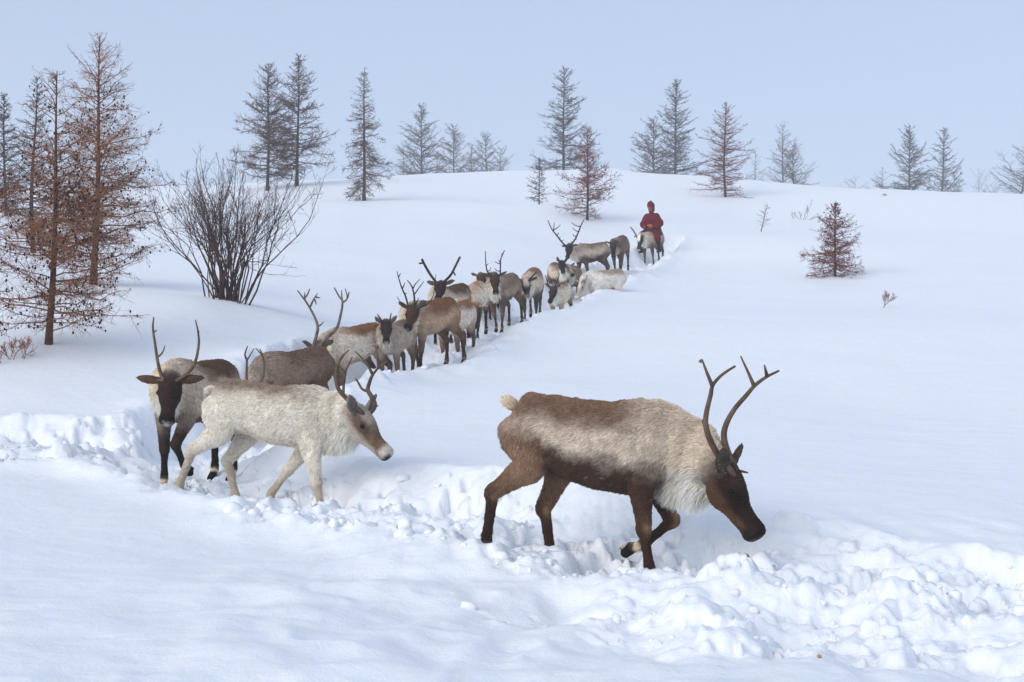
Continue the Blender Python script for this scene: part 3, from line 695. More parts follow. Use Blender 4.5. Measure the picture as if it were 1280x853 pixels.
PALE = coat(top=(0.290, 0.145, 0.077), mid=(0.681, 0.593, 0.494), low=(0.493, 0.400, 0.308), top_v=.56, top_slope=.9, wither=.55, low_v=-.65, rump=(0.609, 0.497, 0.385), neck=(0.609, 0.511, 0.411), mane=(0.840, 0.745, 0.616), hip=(0.522, 0.400, 0.295), shoulder=(0.522, 0.428, 0.334), leg=(0.164, 0.102, 0.067), leg_low=(0.126, 0.078, 0.050), head=(0.107, 0.070, 0.048))
GREY = coat(top=(0.290, 0.214, 0.160), mid=(0.464, 0.380, 0.302), low=(0.580, 0.497, 0.398), top_v=.6, low_v=-.6, rump=(0.362, 0.276, 0.205), neck=(0.449, 0.373, 0.295), mane=(0.609, 0.524, 0.436), hip=(0.348, 0.248, 0.173), shoulder=(0.391, 0.304, 0.244), leg=(0.189, 0.126, 0.087), leg_low=(0.107, 0.070, 0.048), head=(0.057, 0.036, 0.027), cheek=(0.126, 0.084, 0.061), nose=(0.362, 0.331, 0.295), ear=(0.290, 0.235, 0.193), brow=(0.038, 0.024, 0.020), fet_k=.1)
TAN = coat(top=(0.252, 0.120, 0.058), mid=(0.536, 0.373, 0.257), low=(0.435, 0.331, 0.231), top_v=.20, top_slope=.0, wither=.2, low_v=-.5, rump=(0.377, 0.221, 0.128), neck=(0.696, 0.593, 0.475), neck_top=(0.478, 0.386, 0.302), mane=(0.797, 0.704, 0.578), hip=(0.348, 0.207, 0.118), shoulder=(0.435, 0.297, 0.199), leg=(0.176, 0.102, 0.058), leg_low=(0.088, 0.050, 0.031), head=(0.078, 0.043, 0.027), cheek=(0.214, 0.114, 0.058), brow=(0.095, 0.054, 0.033), nose=(0.261, 0.221, 0.193))
BACK = coat(top=(0.239, 0.166, 0.122), mid=(0.522, 0.435, 0.347), low=(0.088, 0.060, 0.045), top_v=.45, low_v=-.35, rump=(0.232, 0.159, 0.116), neck=(0.522, 0.428, 0.347), mane=(0.724, 0.621, 0.513), hip=(0.158, 0.102, 0.069), shoulder=(0.139, 0.094, 0.067), leg=(0.088, 0.055, 0.039), leg_low=(0.063, 0.041, 0.030), head=(0.040, 0.025, 0.019), cheek=(0.063, 0.041, 0.029), cheek_k=.5, brow=(0.038, 0.024, 0.019), nose=(0.377, 0.345, 0.321), head_bleed=.6)
CREAM = coat(contrast=1.0, sat=1.0, top=(0.378, 0.287, 0.213), mid=(0.824, 0.767, 0.680), low=(0.764, 0.700, 0.616), top_v=.55, top_slope=.9, wither=.8, low_v=-.7, rump=(0.796, 0.739, 0.654), neck=(0.796, 0.739, 0.654), neck_top=(0.750, 0.686, 0.603), mane=(0.826, 0.768, 0.690), hip=(0.792, 0.727, 0.642), shoulder=(0.796, 0.739, 0.654), leg=(0.750, 0.686, 0.603), leg_low=(0.648, 0.578, 0.499), head=(0.395, 0.332, 0.276), cheek=(0.707, 0.645, 0.563), brow=(0.679, 0.617, 0.537), brow_k=.8, muzzle=(0.630, 0.578, 0.515), nose=(0.302, 0.276, 0.249), ear=(0.408, 0.371, 0.324), tail=(0.881, 0.843, 0.745), head_bleed=.2, fet_k=0)

# ------------------------------------------------------------------ the three nearest animals
Z7, S7 = (820, 440), 3.044
reindeer('front', dict(neck=-36, neck_yaw=-4, head=-58, head_yaw=-10, neck_len=.47, mane=.17, ear=40, ear_back=.55, tail=35, show_hoof=('fl',), girth=1.05,
         legs=dict(hr=(-.06, -50, -6, 5), hl=(.06, -18, 12, 20), fr=(-.03, 6, 12, 20), fl=(-.03, 32, -46, -68))), FRONT,
         [antler_trace(-1, Z7, S7, [(290, 470), (242, 412), (205, 350), (184, 290), (187, 240), (200, 185), (208, 150), (240, 114), (286, 84)], [[(207, 155), (186, 102), (170, 60)], [(187, 300), (176, 283), (172, 272)], [(168, 66), (160, 68)]], .0165, .0055, -.10, -.05),
          antler_trace(1, Z7, S7, [(330, 465), (305, 402), (291, 345), (298, 298), (330, 240), (375, 188), (406, 152), (446, 122), (492, 99)], [[(404, 156), (384, 110), (356, 46)], [(450, 120), (441, 78)], [(328, 455), (345, 456), (368, 461)], [(332, 462), (345, 472), (355, 490)], [(296, 320), (291, 300)]], .0175, .0055, .12, .05)],
         'large brown and cream reindeer leading the herd, head lowered towards the snow', (893, 583), (951, 677), pitch=3.5, voxel=.0095, hairs=170000, hair_r=.0014)
Z8, S8 = (400, 420), 4.742
reindeer('white', dict(neck=-22, neck_yaw=-8, head=-48, head_yaw=-18, neck_len=.50, mane=.12, ear=45, ear_back=.45, tail=-25, girth=.92, width=.93,
         legs=dict(hr=(-.09, -52, -18, 0), hl=(.04, -32, 20, 30), fr=(.06, 14, 15, 25), fl=(-.09, -34, -33, -5))), WHITE,
         [antler_trace(-1, Z8, S8, [(240, 442), (200, 396), (135, 330), (104, 282), (97, 215), (110, 152), (135, 110), (166, 80)], [[(135, 330), (140, 270), (147, 208), (168, 160), (186, 118)], [(147, 208), (122, 175), (110, 158)], [(102, 170), (94, 155)]], .0165, .005, -.06, -.06),
          antler_trace(1, Z8, S8, [(296, 452), (326, 404), (306, 355), (284, 316), (294, 270), (310, 232), (346, 188), (395, 152)], [[(345, 190), (338, 130), (330, 78), (308, 64)], [(330, 80), (344, 64)], [(308, 225), (285, 180), (245, 130), (208, 96)], [(326, 404), (346, 406)], [(280, 322), (250, 310), (226, 270), (212, 250)]], .0175, .005, .08, .04)],
         'pale cream reindeer with brown back striding behind the leading brown one', (441, 517), (487, 572), pitch=5, voxel=.011, hairs=120000, hair_r=.0017)
ZT, ST = (170, 390), 3.706
reindeer('third', dict(neck=-6, neck_yaw=-8, head=-64, head_yaw=15, mane=.06, ear=5, ear_back=.1, tail=-50, show_hoof=('fl',),
         legs=dict(hr=(-.02, -40, 4, 30), hl=(.02, -38, 6, 30), fr=(0, 2, 4, 20), fl=(.06, 40, -40, -60))), DARKFACE,
         [antler_trace(-1, ZT, ST, [(132, 305), (106, 255), (90, 205), (79, 135), (76, 75), (86, 30)], [[(93, 200), (112, 180), (123, 150)], [(77, 95), (92, 84)], [(126, 300), (108, 296), (98, 288)]], .0135, .0045, .02, .10),
          antler_trace(1, ZT, ST, [(216, 305), (264, 270), (290, 226), (303, 150), (304, 95), (298, 42)], [[(300, 150), (308, 138)], [(303, 95), (309, 88)], [(262, 276), (286, 274)]], .0135, .0045, .05, .10)],
         'dark faced reindeer looking at the camera behind the pale cream one', (214, 476), (208, 530), pitch=0, voxel=.012, hairs=80000, hair_r=.0019)

# ------------------------------------------------------------------ the line coming down the slope
Z4, S4 = (290, 350), 5.684
Z3, S3 = (460, 310), 5.02
Z1, S1 = (560, 300), 7.107
Z2, S2 = (670, 260), 6.563
STAND = dict(fr=(.02, 8, 8, 25), fl=(-.03, -8, -10, 15), hr=(-.02, -42, 0, 30), hl=(.04, -32, 10, 30))
STAND2 = dict(fr=(-.03, -8, -10, 15), fl=(.02, 10, 8, 25), hr=(.03, -34, 8, 30), hl=(-.03, -46, -4, 20))
mid_ = dict(voxel=.018, hairs=20000, hair_r=.0036, hair_len=1.15)
far_ = dict(voxel=.0225, hairs=9000, hair_r=.0055, hair_len=1.3)
reindeer('a', dict(neck=-20, head=-40, mane=.08, tail=62, legs=STAND), BROWN,
         [antler_trace(-1, Z4, S4, [(150, 770), (128, 690), (128, 570), (116, 528), (136, 470)], [[(128, 568), (152, 530), (180, 485)]], .014, .006, 0, .03),
          antler_trace(1, Z4, S4, [(185, 770), (222, 690), (234, 610), (224, 540), (206, 494)], [[(224, 545), (200, 510), (178, 486)]], .014, .006, .03, .03)],
         'brown reindeer with raised cream tail, half hidden behind the pale cream one', (321, 490), (307, 518), pitch=6, **mid_)
reindeer('b', dict(neck=-10, head=-50, mane=.1, ear=20, tail=15, legs=STAND2), PALE,
         [antler_trace(-1, Z4, S4, [(585, 455), (605, 370), (610, 310), (580, 232), (535, 152), (478, 72)], [[(610, 312), (630, 305), (650, 283)], [(540, 160), (524, 125), (526, 85)], [(524, 122), (545, 95), (560, 60)], [(560, 180), (585, 130), (612, 90)], [(583, 450), (562, 462), (540, 448)], [(600, 115), (628, 122)], [(590, 130), (602, 165)]], .021, .008, .02, .08),
          antler_trace(1, Z4, S4, [(645, 475), (700, 412), (760, 352), (782, 280), (800, 172), (775, 130), (746, 74)], [[(800, 175), (795, 130), (795, 90)], [(802, 172), (832, 145), (820, 80)], [(832, 145), (846, 102)]], .021, .008, .08, .06)],
         'pale reindeer carrying tall thick palmate antlers behind the brown one with cream tail', (400, 434), (386, 463), pitch=7, mat=MAT_ANTLER_PALE, **mid_)
reindeer('c', dict(neck=12, head=-58, mane=.06, ear=55, ear_back=.1, tail=10, legs=STAND), GREY,
         [antler_trace(-1, Z3, S3, [(93, 470), (75, 440), (57, 412)], [], .012, .006, 0, 0), antler_trace(1, Z3, S3, [(138, 468), (146, 438), (153, 405)], [], .012, .006, 0, 0)],
         'small grey young reindeer with short spike antlers facing the camera', (483, 405), (483, 429), pitch=7, mat=MAT_ANTLER_DARK, **mid_)
reindeer('d', dict(neck=0, head=-52, mane=.12, ear=30, tail=10, legs=STAND2), TAN,
         [antler_trace(-1, Z3, S3, [(262, 362), (240, 290), (212, 225), (190, 140)], [[(197, 175), (211, 150)], [(220, 240), (236, 206)], [(256, 358), (216, 330), (188, 290)], [(232, 275), (246, 268)]], .0145, .006, .02, .1),
          antler_trace(1, Z3, S3, [(300, 358), (297, 290), (283, 228), (257, 190)], [[(288, 240), (305, 210), (332, 184)], [(297, 275), (325, 235), (356, 195)], [(300, 335), (318, 312), (322, 294)], [(318, 362), (370, 338), (408, 290), (418, 230), (428, 155)], [(372, 338), (345, 320), (330, 308)]], .0145, .006, .06, .08)],
         'tan backed reindeer with many pointed antlers standing side on beside the small grey one', (518, 386), (509, 412), pitch=7, mat=MAT_ANTLER_DARK, **mid_)
reindeer('f', dict(neck=-15, head=-55, tail=10, legs=STAND), PALE, [], 'pale bodied reindeer mostly hidden behind the tan backed one', (560, 398), (556, 420), pitch=8, **far_)
reindeer('e', dict(neck=8, head=-60, mane=.08, ear=10, tail=10, legs=STAND), DARKFACE,
         [antler_trace(-1, Z3, S3, [(412, 196), (370, 140), (340, 90), (320, 48)], [[(325, 68), (303, 72)]], .021, .019, 0, .05),
          antler_trace(1, Z3, S3, [(490, 200), (538, 150), (568, 95), (596, 40)], [[(558, 130), (568, 148)]], .021, .017, 0, .05)],
         'dark headed reindeer with two thick straight velvet antlers in a wide V', (551, 351), (547, 375), pitch=8, mat=MAT_ANTLER_DARK, **mid_)
reindeer('g', dict(neck=-26, head=-70, ear=5, ear_back=.0, tail=10, legs=STAND2), coat(top=(0.391, 0.207, 0.109), mid=(0.667, 0.580, 0.475), top_v=.75, low_v=-.75, head=(0.069, 0.042, 0.030), brow=(0.239, 0.120, 0.067), brow_k=.7, muzzle=(0.038, 0.024, 0.022), nose=(0.580, 0.524, 0.462), ear=(0.493, 0.373, 0.257), shoulder=(0.151, 0.096, 0.067), leg=(0.038, 0.024, 0.018), leg_low=(0.032, 0.022, 0.018), hip=(0.435, 0.345, 0.257)), [],
         'hornless pale reindeer with snowy dark face lowered deep in the trail', (595, 381), (593, 412), pitch=9, **far_)
reindeer('h', dict(neck=10, head=-50, ear=35, ear_back=.0, tail=10, legs=STAND), coat(head=(0.063, 0.042, 0.031), ear=(0.435, 0.359, 0.282), mid=(0.609, 0.524, 0.424)), [],
         'hornless reindeer peering out behind the neighbour with upright slim antlers', (601, 345), (604, 365), pitch=9, **far_)
reindeer('i', dict(neck=4, head=-60, mane=.12, ear=10, tail=10, legs=STAND2), coat(top=(0.246, 0.172, 0.128), mid=(0.391, 0.297, 0.225), low=(0.189, 0.132, 0.100), top_v=.2, low_v=-.5, hip=(0.290, 0.172, 0.103), leg=(0.164, 0.096, 0.056), neck=(0.522, 0.414, 0.321), mane=(0.724, 0.635, 0.526), shoulder=(0.151, 0.108, 0.084), nose=(0.435, 0.400, 0.359)),
         [antler_trace(-1, Z1, S1, [(368, 305), (326, 262), (312, 200), (307, 85)], [[(324, 258), (348, 245), (352, 222)], [(314, 210), (333, 190)]], .0145, .0065, 0, .06),
          antler_trace(1, Z1, S1, [(462, 292), (488, 272), (492, 205), (496, 140), (527, 70)], [[(488, 248), (462, 240), (443, 224)], [(491, 185), (468, 175), (445, 165)], [(492, 180), (478, 148)], [(503, 125), (505, 92)]], .0145, .008, 0, .06)],
         'greyish brown reindeer with slim upright antlers facing the camera', (618, 343), (620, 368), pitch=9, mat=MAT_ANTLER_DARK, **far_)
reindeer('j', dict(neck=-18, head=-66, ear=10, tail=80, legs=STAND), coat(top=(0.275, 0.166, 0.103), mid=(0.580, 0.483, 0.385), low=(0.319, 0.235, 0.180), top_v=.5, top_slope=.8, low_v=-.5, leg=(0.101, 0.066, 0.050), leg_low=(0.126, 0.084, 0.061), shoulder=(0.126, 0.090, 0.067), hip=(0.246, 0.166, 0.116), brow=(0.609, 0.524, 0.436), brow_k=.8, nose=(0.609, 0.552, 0.513), muzzle=(0.290, 0.235, 0.205)),
         [antler_trace(1, Z1, S1, [(715, 372), (745, 335), (786, 294)], [], .017, .010, 0, 0)],
         'reindeer with one short antler and upright tail walking straight downhill', (657, 351), (659, 373), pitch=11, mat=MAT_ANTLER_DARK, **far_)
reindeer('k', dict(neck=-18, head=-55, ear=40, tail=10, legs=STAND2), coat(mid=(0.696, 0.607, 0.488), top_v=.7, low_v=-.8, low=(0.290, 0.207, 0.154), head=(0.035, 0.024, 0.020), cheek=(0.044, 0.029, 0.022), muzzle=(0.015, 0.012, 0.011), nose=(0.025, 0.022, 0.020), neck=(0.638, 0.552, 0.449), shoulder=(0.580, 0.497, 0.398), hip=(0.435, 0.345, 0.257), head_bleed=.1),
         [antler_trace(-1, Z2, S2, [(117, 652), (95, 612), (74, 544)], [], .015, .007, 0, .04), antler_trace(1, Z2, S2, [(182, 648), (206, 590), (226, 530)], [[(200, 600), (212, 575)]], .015, .007, 0, .04)],
         'black faced reindeer with thin V antlers, belly deep in the snow', (693, 360), (687, 379), pitch=9, mat=MAT_ANTLER_DARK, **far_)
reindeer('l', dict(neck=20, head=-50, ear=65, ear_back=.1, tail=10, legs=STAND), coat(mid=(0.638, 0.552, 0.449), head=(0.035, 0.024, 0.020), cheek=(0.038, 0.026, 0.022), brow=(0.025, 0.019, 0.017), nose=(0.126, 0.108, 0.100), ear=(0.025, 0.019, 0.017), neck=(0.232, 0.166, 0.128), head_bleed=.9), [],
         'hornless reindeer with dark pricked ears in the crowd under the spreading antlers', (702, 324), (704, 341), pitch=8, **far_)
reindeer('q', dict(neck=5, head=-45, ear=20, tail=10, legs=STAND2), coat(top=(0.202, 0.132, 0.084), mid=(0.290, 0.200, 0.128), low=(0.151, 0.096, 0.067), neck=(0.348, 0.248, 0.167), head=(0.435, 0.359, 0.295), cheek=(0.580, 0.497, 0.411), muzzle=(0.050, 0.036, 0.033), nose=(0.126, 0.108, 0.100)), [],
         'brown hornless reindeer wedged between the black faced one and the white one', (709, 330), (717, 345), pitch=8, **far_)
reindeer('m', dict(neck=14, head=-62, mane=.1, ear=-10, tail=5, legs=STAND), BACK,
         [antler_trace(-1, Z2, S2, [(238, 312), (200, 278), (152, 215), (116, 170), (84, 103)], [[(130, 185), (134, 150), (136, 120)], [(132, 178), (160, 160), (186, 138)], [(160, 222), (172, 200)], [(192, 268), (210, 258)], [(180, 250), (184, 232)]], .021, .010, -.05, .1),
          antler_trace(1, Z2, S2, [(316, 302), (356, 250), (388, 182), (408, 130), (432, 84)], [[(400, 142), (362, 132), (330, 108)], [(386, 182), (362, 172), (340, 152)], [(372, 220), (350, 215), (344, 200)], [(340, 272), (325, 262)], [(355, 250), (372, 240)]], .021, .010, .05, .1)],
         'grey flanked reindeer with the widest many pointed antlers of the herd', (712, 308), (709, 323), pitch=6, mat=MAT_ANTLER_DARK, **far_)
reindeer('n', dict(neck=-14, head=-52, ear=35, tail=70, legs=STAND), CREAM,
         [antler_trace(-1, Z2, S2, [(392, 592), (440, 560), (456, 518)], [], .014, .008, 0, 0), antler_trace(1, Z2, S2, [(375, 588), (392, 545)], [], .013, .008, 0, 0)],
         'white reindeer sunk to its belly in snow, facing left', (730, 354), (720, 374), pitch=5, mat=MAT_ANTLER_PALE, **far_)
reindeer('o', dict(neck=8, head=-60, ear=40, tail=75, legs=STAND2), coat(top=(0.189, 0.114, 0.076), mid=(0.275, 0.186, 0.135), low=(0.095, 0.062, 0.047), top_v=.45, low_v=-.5, neck=(0.189, 0.126, 0.095), mane=(0.522, 0.442, 0.359), head=(0.040, 0.026, 0.020), cheek=(0.076, 0.054, 0.040), nose=(0.464, 0.414, 0.385), ear=(0.063, 0.042, 0.033), shoulder=(0.151, 0.102, 0.076), hip=(0.246, 0.152, 0.103), tail=(0.348, 0.193, 0.116), leg=(0.088, 0.055, 0.040)), [],
         'dark brown hornless reindeer walking just ahead of the mounted one', (764, 300), (769, 325), pitch=10, **far_)
reindeer('p', dict(neck=4, head=-60, ear=5, ear_back=.1, tail=70, legs=STAND), coat(top=(0.290, 0.207, 0.154), mid=(0.522, 0.442, 0.359), low=(0.290, 0.221, 0.167), mane=(0.869, 0.787, 0.667), neck=(0.667, 0.580, 0.475), head=(0.043, 0.029, 0.022), cheek=(0.063, 0.043, 0.033), brow=(0.797, 0.718, 0.616), brow_k=1.0, muzzle=(0.063, 0.048, 0.039), nose=(0.580, 0.524, 0.475), leg=(0.101, 0.066, 0.050), leg_low=(0.063, 0.043, 0.033), hip=(0.348, 0.262, 0.199), shoulder=(0.101, 0.072, 0.056)),
         [antler_trace(-1, Z2, S2, [(830, 212), (802, 162), (774, 126)], [[(826, 205), (812, 200), (806, 210)]], .019, .013, 0, .05)],
         'reindeer with one antler carrying the rider in red', (801, 294), (798, 313), pitch=8, mat=MAT_ANTLER_DARK, **far_)
# ------------------------------------------------------------------ the rider
def cloth(name, c1, c2, scale=30):
    return noisy(name, c1, c2, scale, .9, .3, .1)
def build_rider():
    root0, M, P = REINDEER['p']
    seat = M @ Vector((-.02, 0, 1.03)); px, py, D, yaw, sc = HERD['p']
    root = empty('person', seat, (0, R(7), R(yaw + 4)), 1.05)
    skin = principled('skin', (.20, .10, .07), .6, .25)[0]
    red = cloth('red_wool', (.075, .003, .006), (.145, .006, .011)); redhat = cloth('red_felt', (.10, .005, .010), (.17, .01, .016), 60)
    black = cloth('black_felt', (.012, .012, .014), (.03, .03, .034)); orange = cloth('orange_silk', (.42, .09, .02), (.55, .15, .04))
    hz = .80     # chin height above the seat
    lf = [Loft('t', [(-.02, 0, .02, .12, .16), (0, 0, .2, .11, .15), (.01, 0, .42, .12, .17), (.01, 0, .55, .08, .12), (.02, 0, .62, .05, .055), (.035, 0, .70, .05, .052)], 3),
          Loft('h', [(.04, 0, .67, .05, .045), (.06, 0, .715, .078, .060), (.055, 0, .77, .092, .07), (.045, 0, .82, .096, .075), (.035, 0, .87, .085, .07), (.03, 0, .905, .045, .04)], 4),
          Loft('h', [(.135, 0, .815, .01, .01), (.152, 0, .785, .018, .014), (.158, 0, .77, .016, .018), (.14, 0, .755, .01, .012)], 3),
          Loft('h', [(.115, .025, .735, .012, .01), (.142, 0, .733, .014, .014), (.115, -.025, .735, .012, .01)], 3)]
    for s in (-1, 1):
        lf.append(Loft('h', [(.04, s * .068, .74, .012, .01), (.04, s * .078, .775, .022, .012), (.04, s * .074, .81, .012, .01)], 3))
        sh, el, wr = np.array([0, s * .19, .54]), np.array([.03, s * .29, .28]), np.array([.27, s * .13, .20])
        lf.append(Loft('a', [(*sh, .06, .06), (*(.5 * sh + .5 * el), .052, .05), (*el, .044, .042), (*(.5 * el + .5 * wr), .04, .036), (*wr, .028, .026)], 3))
        pm = wr + [.05, -s * .02, -.005]; lf.append(Loft('a', [(*wr, .026, .022), (*pm, .038, .02), (*(pm + [.03, 0, -.01]), .034, .018)], 3))
        for q, ln in enumerate((.055, .063, .06, .048)):
            b = pm + [.035, 0, -.03 + .02 * q]; lf.append(Loft('a', [(*b, .0105, .0105), (*(b + [ln * .55, -s * .012, 0]), .0095, .0095), (*(b + [ln * .6, -s * .045, -.004]), .008, .008)], 2))
        tb = pm + [-.01, 0, .03]; lf.append(Loft('a', [(*tb, .012, .012), (*(tb + [.03, -s * .02, .012]), .011, .011), (*(tb + [.05, -s * .04, .0]), .008, .008)], 2))
        hip, kn, an = np.array([0, s * .10, .04]), np.array([.30, s * .27, -.12]), np.array([.20, s * .30, -.50])
        lf.append(Loft('l', [(*hip, .09, .09), (*(.5 * hip + .5 * kn), .08, .075), (*kn, .058, .058), (*(.5 * kn + .5 * an), .052, .05), (*an, .038, .036)], 3))
        lf.append(Loft('l', [(*(an + [-.05, 0, -.05]), .035, .032), (*(an + [.04, 0, -.05]), .034, .036), (*(an + [.14, 0, -.06]), .022, .034)], 3))
    link('body', remeshed(lf, .013, 2), root, skin)
    for s in (-1, 1):
        e = link('eye', EYE_ME, root, MAT_EYE); e.location = (.128, s * .031, .80); e.scale = (.62,) * 3
    # long robe with sleeves and skirt spread over the mount
    rl = [Loft('r', [(-.04, 0, -.08, .26, .30), (-.02, 0, .08, .23, .28), (-.01, 0, .22, .19, .235), (0, 0, .36, .185, .24), (.0, 0, .48, .165, .235), (.01, 0, .56, .12, .175), (.02, 0, .615, .075, .085), (.03, 0, .665, .072, .072)], 4)]
    for s in (-1, 1):
        sh, el, wr = np.array([0, s * .15, .51]), np.array([.03, s * .29, .27]), np.array([.26, s * .135, .20])
        rl.append(Loft('r', [(*(sh + [0, -s * .06, .02]), .06, .07), (*sh, .105, .10), (*(.5 * sh + .5 * el), .105, .10), (*el, .105, .10), (*(.5 * el + .5 * wr), .09, .085), (*wr, .07, .065)], 3))
        hip, kn = np.array([-.02, s * .13, .05]), np.array([.30, s * .29, -.11])
        rl.append(Loft('r', [(*hip, .14, .13), (*(.5 * hip + .5 * kn), .135, .12), (*kn, .11, .10), (*(kn + [-.02, s * .02, -.07]), .115, .10), (*(kn + [-.03, s * .02, -.12]), .105, .09)], 3))
    me = remeshed(rl, .014, 4); nv = len(me.vertices); co = np.empty(nv * 3, np.float32); me.vertices.foreach_get('co', co); co = co.reshape(-1, 3).astype(float)
    nrm = np.empty(nv * 3, np.float32); me.vertices.foreach_get('normal', nrm); nrm = nrm.reshape(-1, 3)
    fold = np.sin(np.arctan2(co[:, 1], co[:, 0] + .02) * 9 + 3 * fbm(co[:, 0] * 4, co[:, 1] * 4, co[:, 2] * 3, 2, 5)) * sstep(.3, -.05, co[:, 2]) * .012 + .014 * fbm(co[:, 0] * 8, co[:, 1] * 8, co[:, 2] * 8, 2, 8)
    co += nrm * fold[:, None]; me.vertices.foreach_set('co', co.astype(np.float32).ravel()); me.update()
    link('robe', me, root, red)
    link('sash', remeshed([Loft('s', [(-.01, 0, .19, .17, .21), (-.01, 0, .205, .212, .258), (-.01, 0, .255, .212, .258), (-.01, 0, .27, .17, .21)], 2)], .012, 2), root, orange)
    # close fitting hood-like hat framing the face
    hat = Loft('c', [(-.01, 0, .64, .085, .09), (-.005, 0, .70, .095, .098), (-.002, 0, .75, .105, .105), (.012, 0, .81, .122, .112), (.028, 0, .86, .134, .112), (.026, 0, .91, .112, .096), (.01, 0, .945, .062, .055), (.005, 0, .965, .02, .02)], 4)
    link('hat', remeshed([hat, Loft('c', [(.0, 0, .955, .018, .018), (.0, 0, .975, .024, .024), (0, 0, .995, .012, .012)], 3)], .01, 3), root, redhat)
    for s in (-1, 1):
        kn, an = np.array([.28, s * .29, -.22]), np.array([.20, s * .30, -.50])
        link('trouser_leg', remeshed([Loft('b', [(*kn, .075, .07), (*(.5 * kn + .5 * an), .068, .064), (*(an + [0, 0, .08]), .055, .055)], 3)], .012, 3), root, black)
        link('boot', remeshed([Loft('b', [(*(an + [0, 0, .16]), .062, .06), (*an, .052, .05), (*(an + [-.02, 0, -.06]), .05, .048)], 3), Loft('b', [(*(an + [-.06, 0, -.06]), .04, .04), (*(an + [.05, 0, -.055]), .045, .048), (*(an + [.16, 0, -.06]), .034, .046), (*(an + [.20, 0, -.045]), .02, .03)], 3)], .011, 3), root, black)
    tag(root, 'person in long red robe and red hat riding a reindeer', 'person')
    # rein from the mount's muzzle to the rider's hands
    pl, hd, b, n, _ = head_frame(P)
    a0 = M @ Vector(pl + hd * .30 - b * .06); hnd = Matrix.Translation(seat) @ Euler((0, R(7), R(yaw + 4))).to_matrix().to_4x4()
    a2 = hnd @ Vector((.33, -.10, .19)); a1 = a0.lerp(a2, .5) + Vector((0, 0, -.12))
    rn = link('rein', tube([[(np.array(a0), .006), (np.array(a1), .006), (np.array(a2), .006)]], 5), None, black)
    tag(rn, 'thin dark rein running from the mounted reindeer to the rider', 'rein')
build_rider()

# ------------------------------------------------------------------ trees
class Wood:
    """collects straight tapered twigs and turns them into one mesh"""
    def __init__(self): self.a, self.b, self.r, self.s = [], [], [], []
    def seg(self, a, b, r, s): self.a.append(a); self.b.append(b); self.r.append(r); self.s.append(s)
    def mesh(self, k=3):
        A, B, r, s = np.array(self.a), np.array(self.b), np.array(self.r), np.array(self.s); n = len(A)
        t = B - A; t /= np.linalg.norm(t, axis=1)[:, None] + 1e-9
        ref = np.where(np.abs(t[:, 2:3]) < .8, np.array([[0, 0, 1.]]), np.array([[1., 0, 0]])); u = np.cross(t, ref); u /= np.linalg.norm(u, axis=1)[:, None] + 1e-9; w = np.cross(t, u)
        an = np.arange(k) * 2 * math.pi / k; ring = u[:, None] * np.cos(an)[:, None] + w[:, None] * np.sin(an)[:, None]
        V = np.concatenate([A[:, None] + ring * r[:, None, None], B[:, None] + ring * s[:, None, None]], 1).reshape(-1, 3)
        base = (np.arange(n) * 2 * k)[:, None]; j = np.arange(k); q = np.stack([j, (j + 1) % k, (j + 1) % k + k, j + k], -1)
        return mesh_np('twigs', V, (base[:, :, None] + q[None]).reshape(-1, 4))
def cone_mesh(pts, size, rg):
    v0, f0 = ico(1); n = len(pts)
    S = size * rg.uniform(.7, 1.25, (n, 1, 1)); V = np.array(pts)[:, None] + v0[None] * np.array([.75, .75, 1.1]) * S
    return mesh_np('cones', V.reshape(-1, 3), (f0[None] + (np.arange(n) * len(v0))[:, None, None]).reshape(-1, 3))
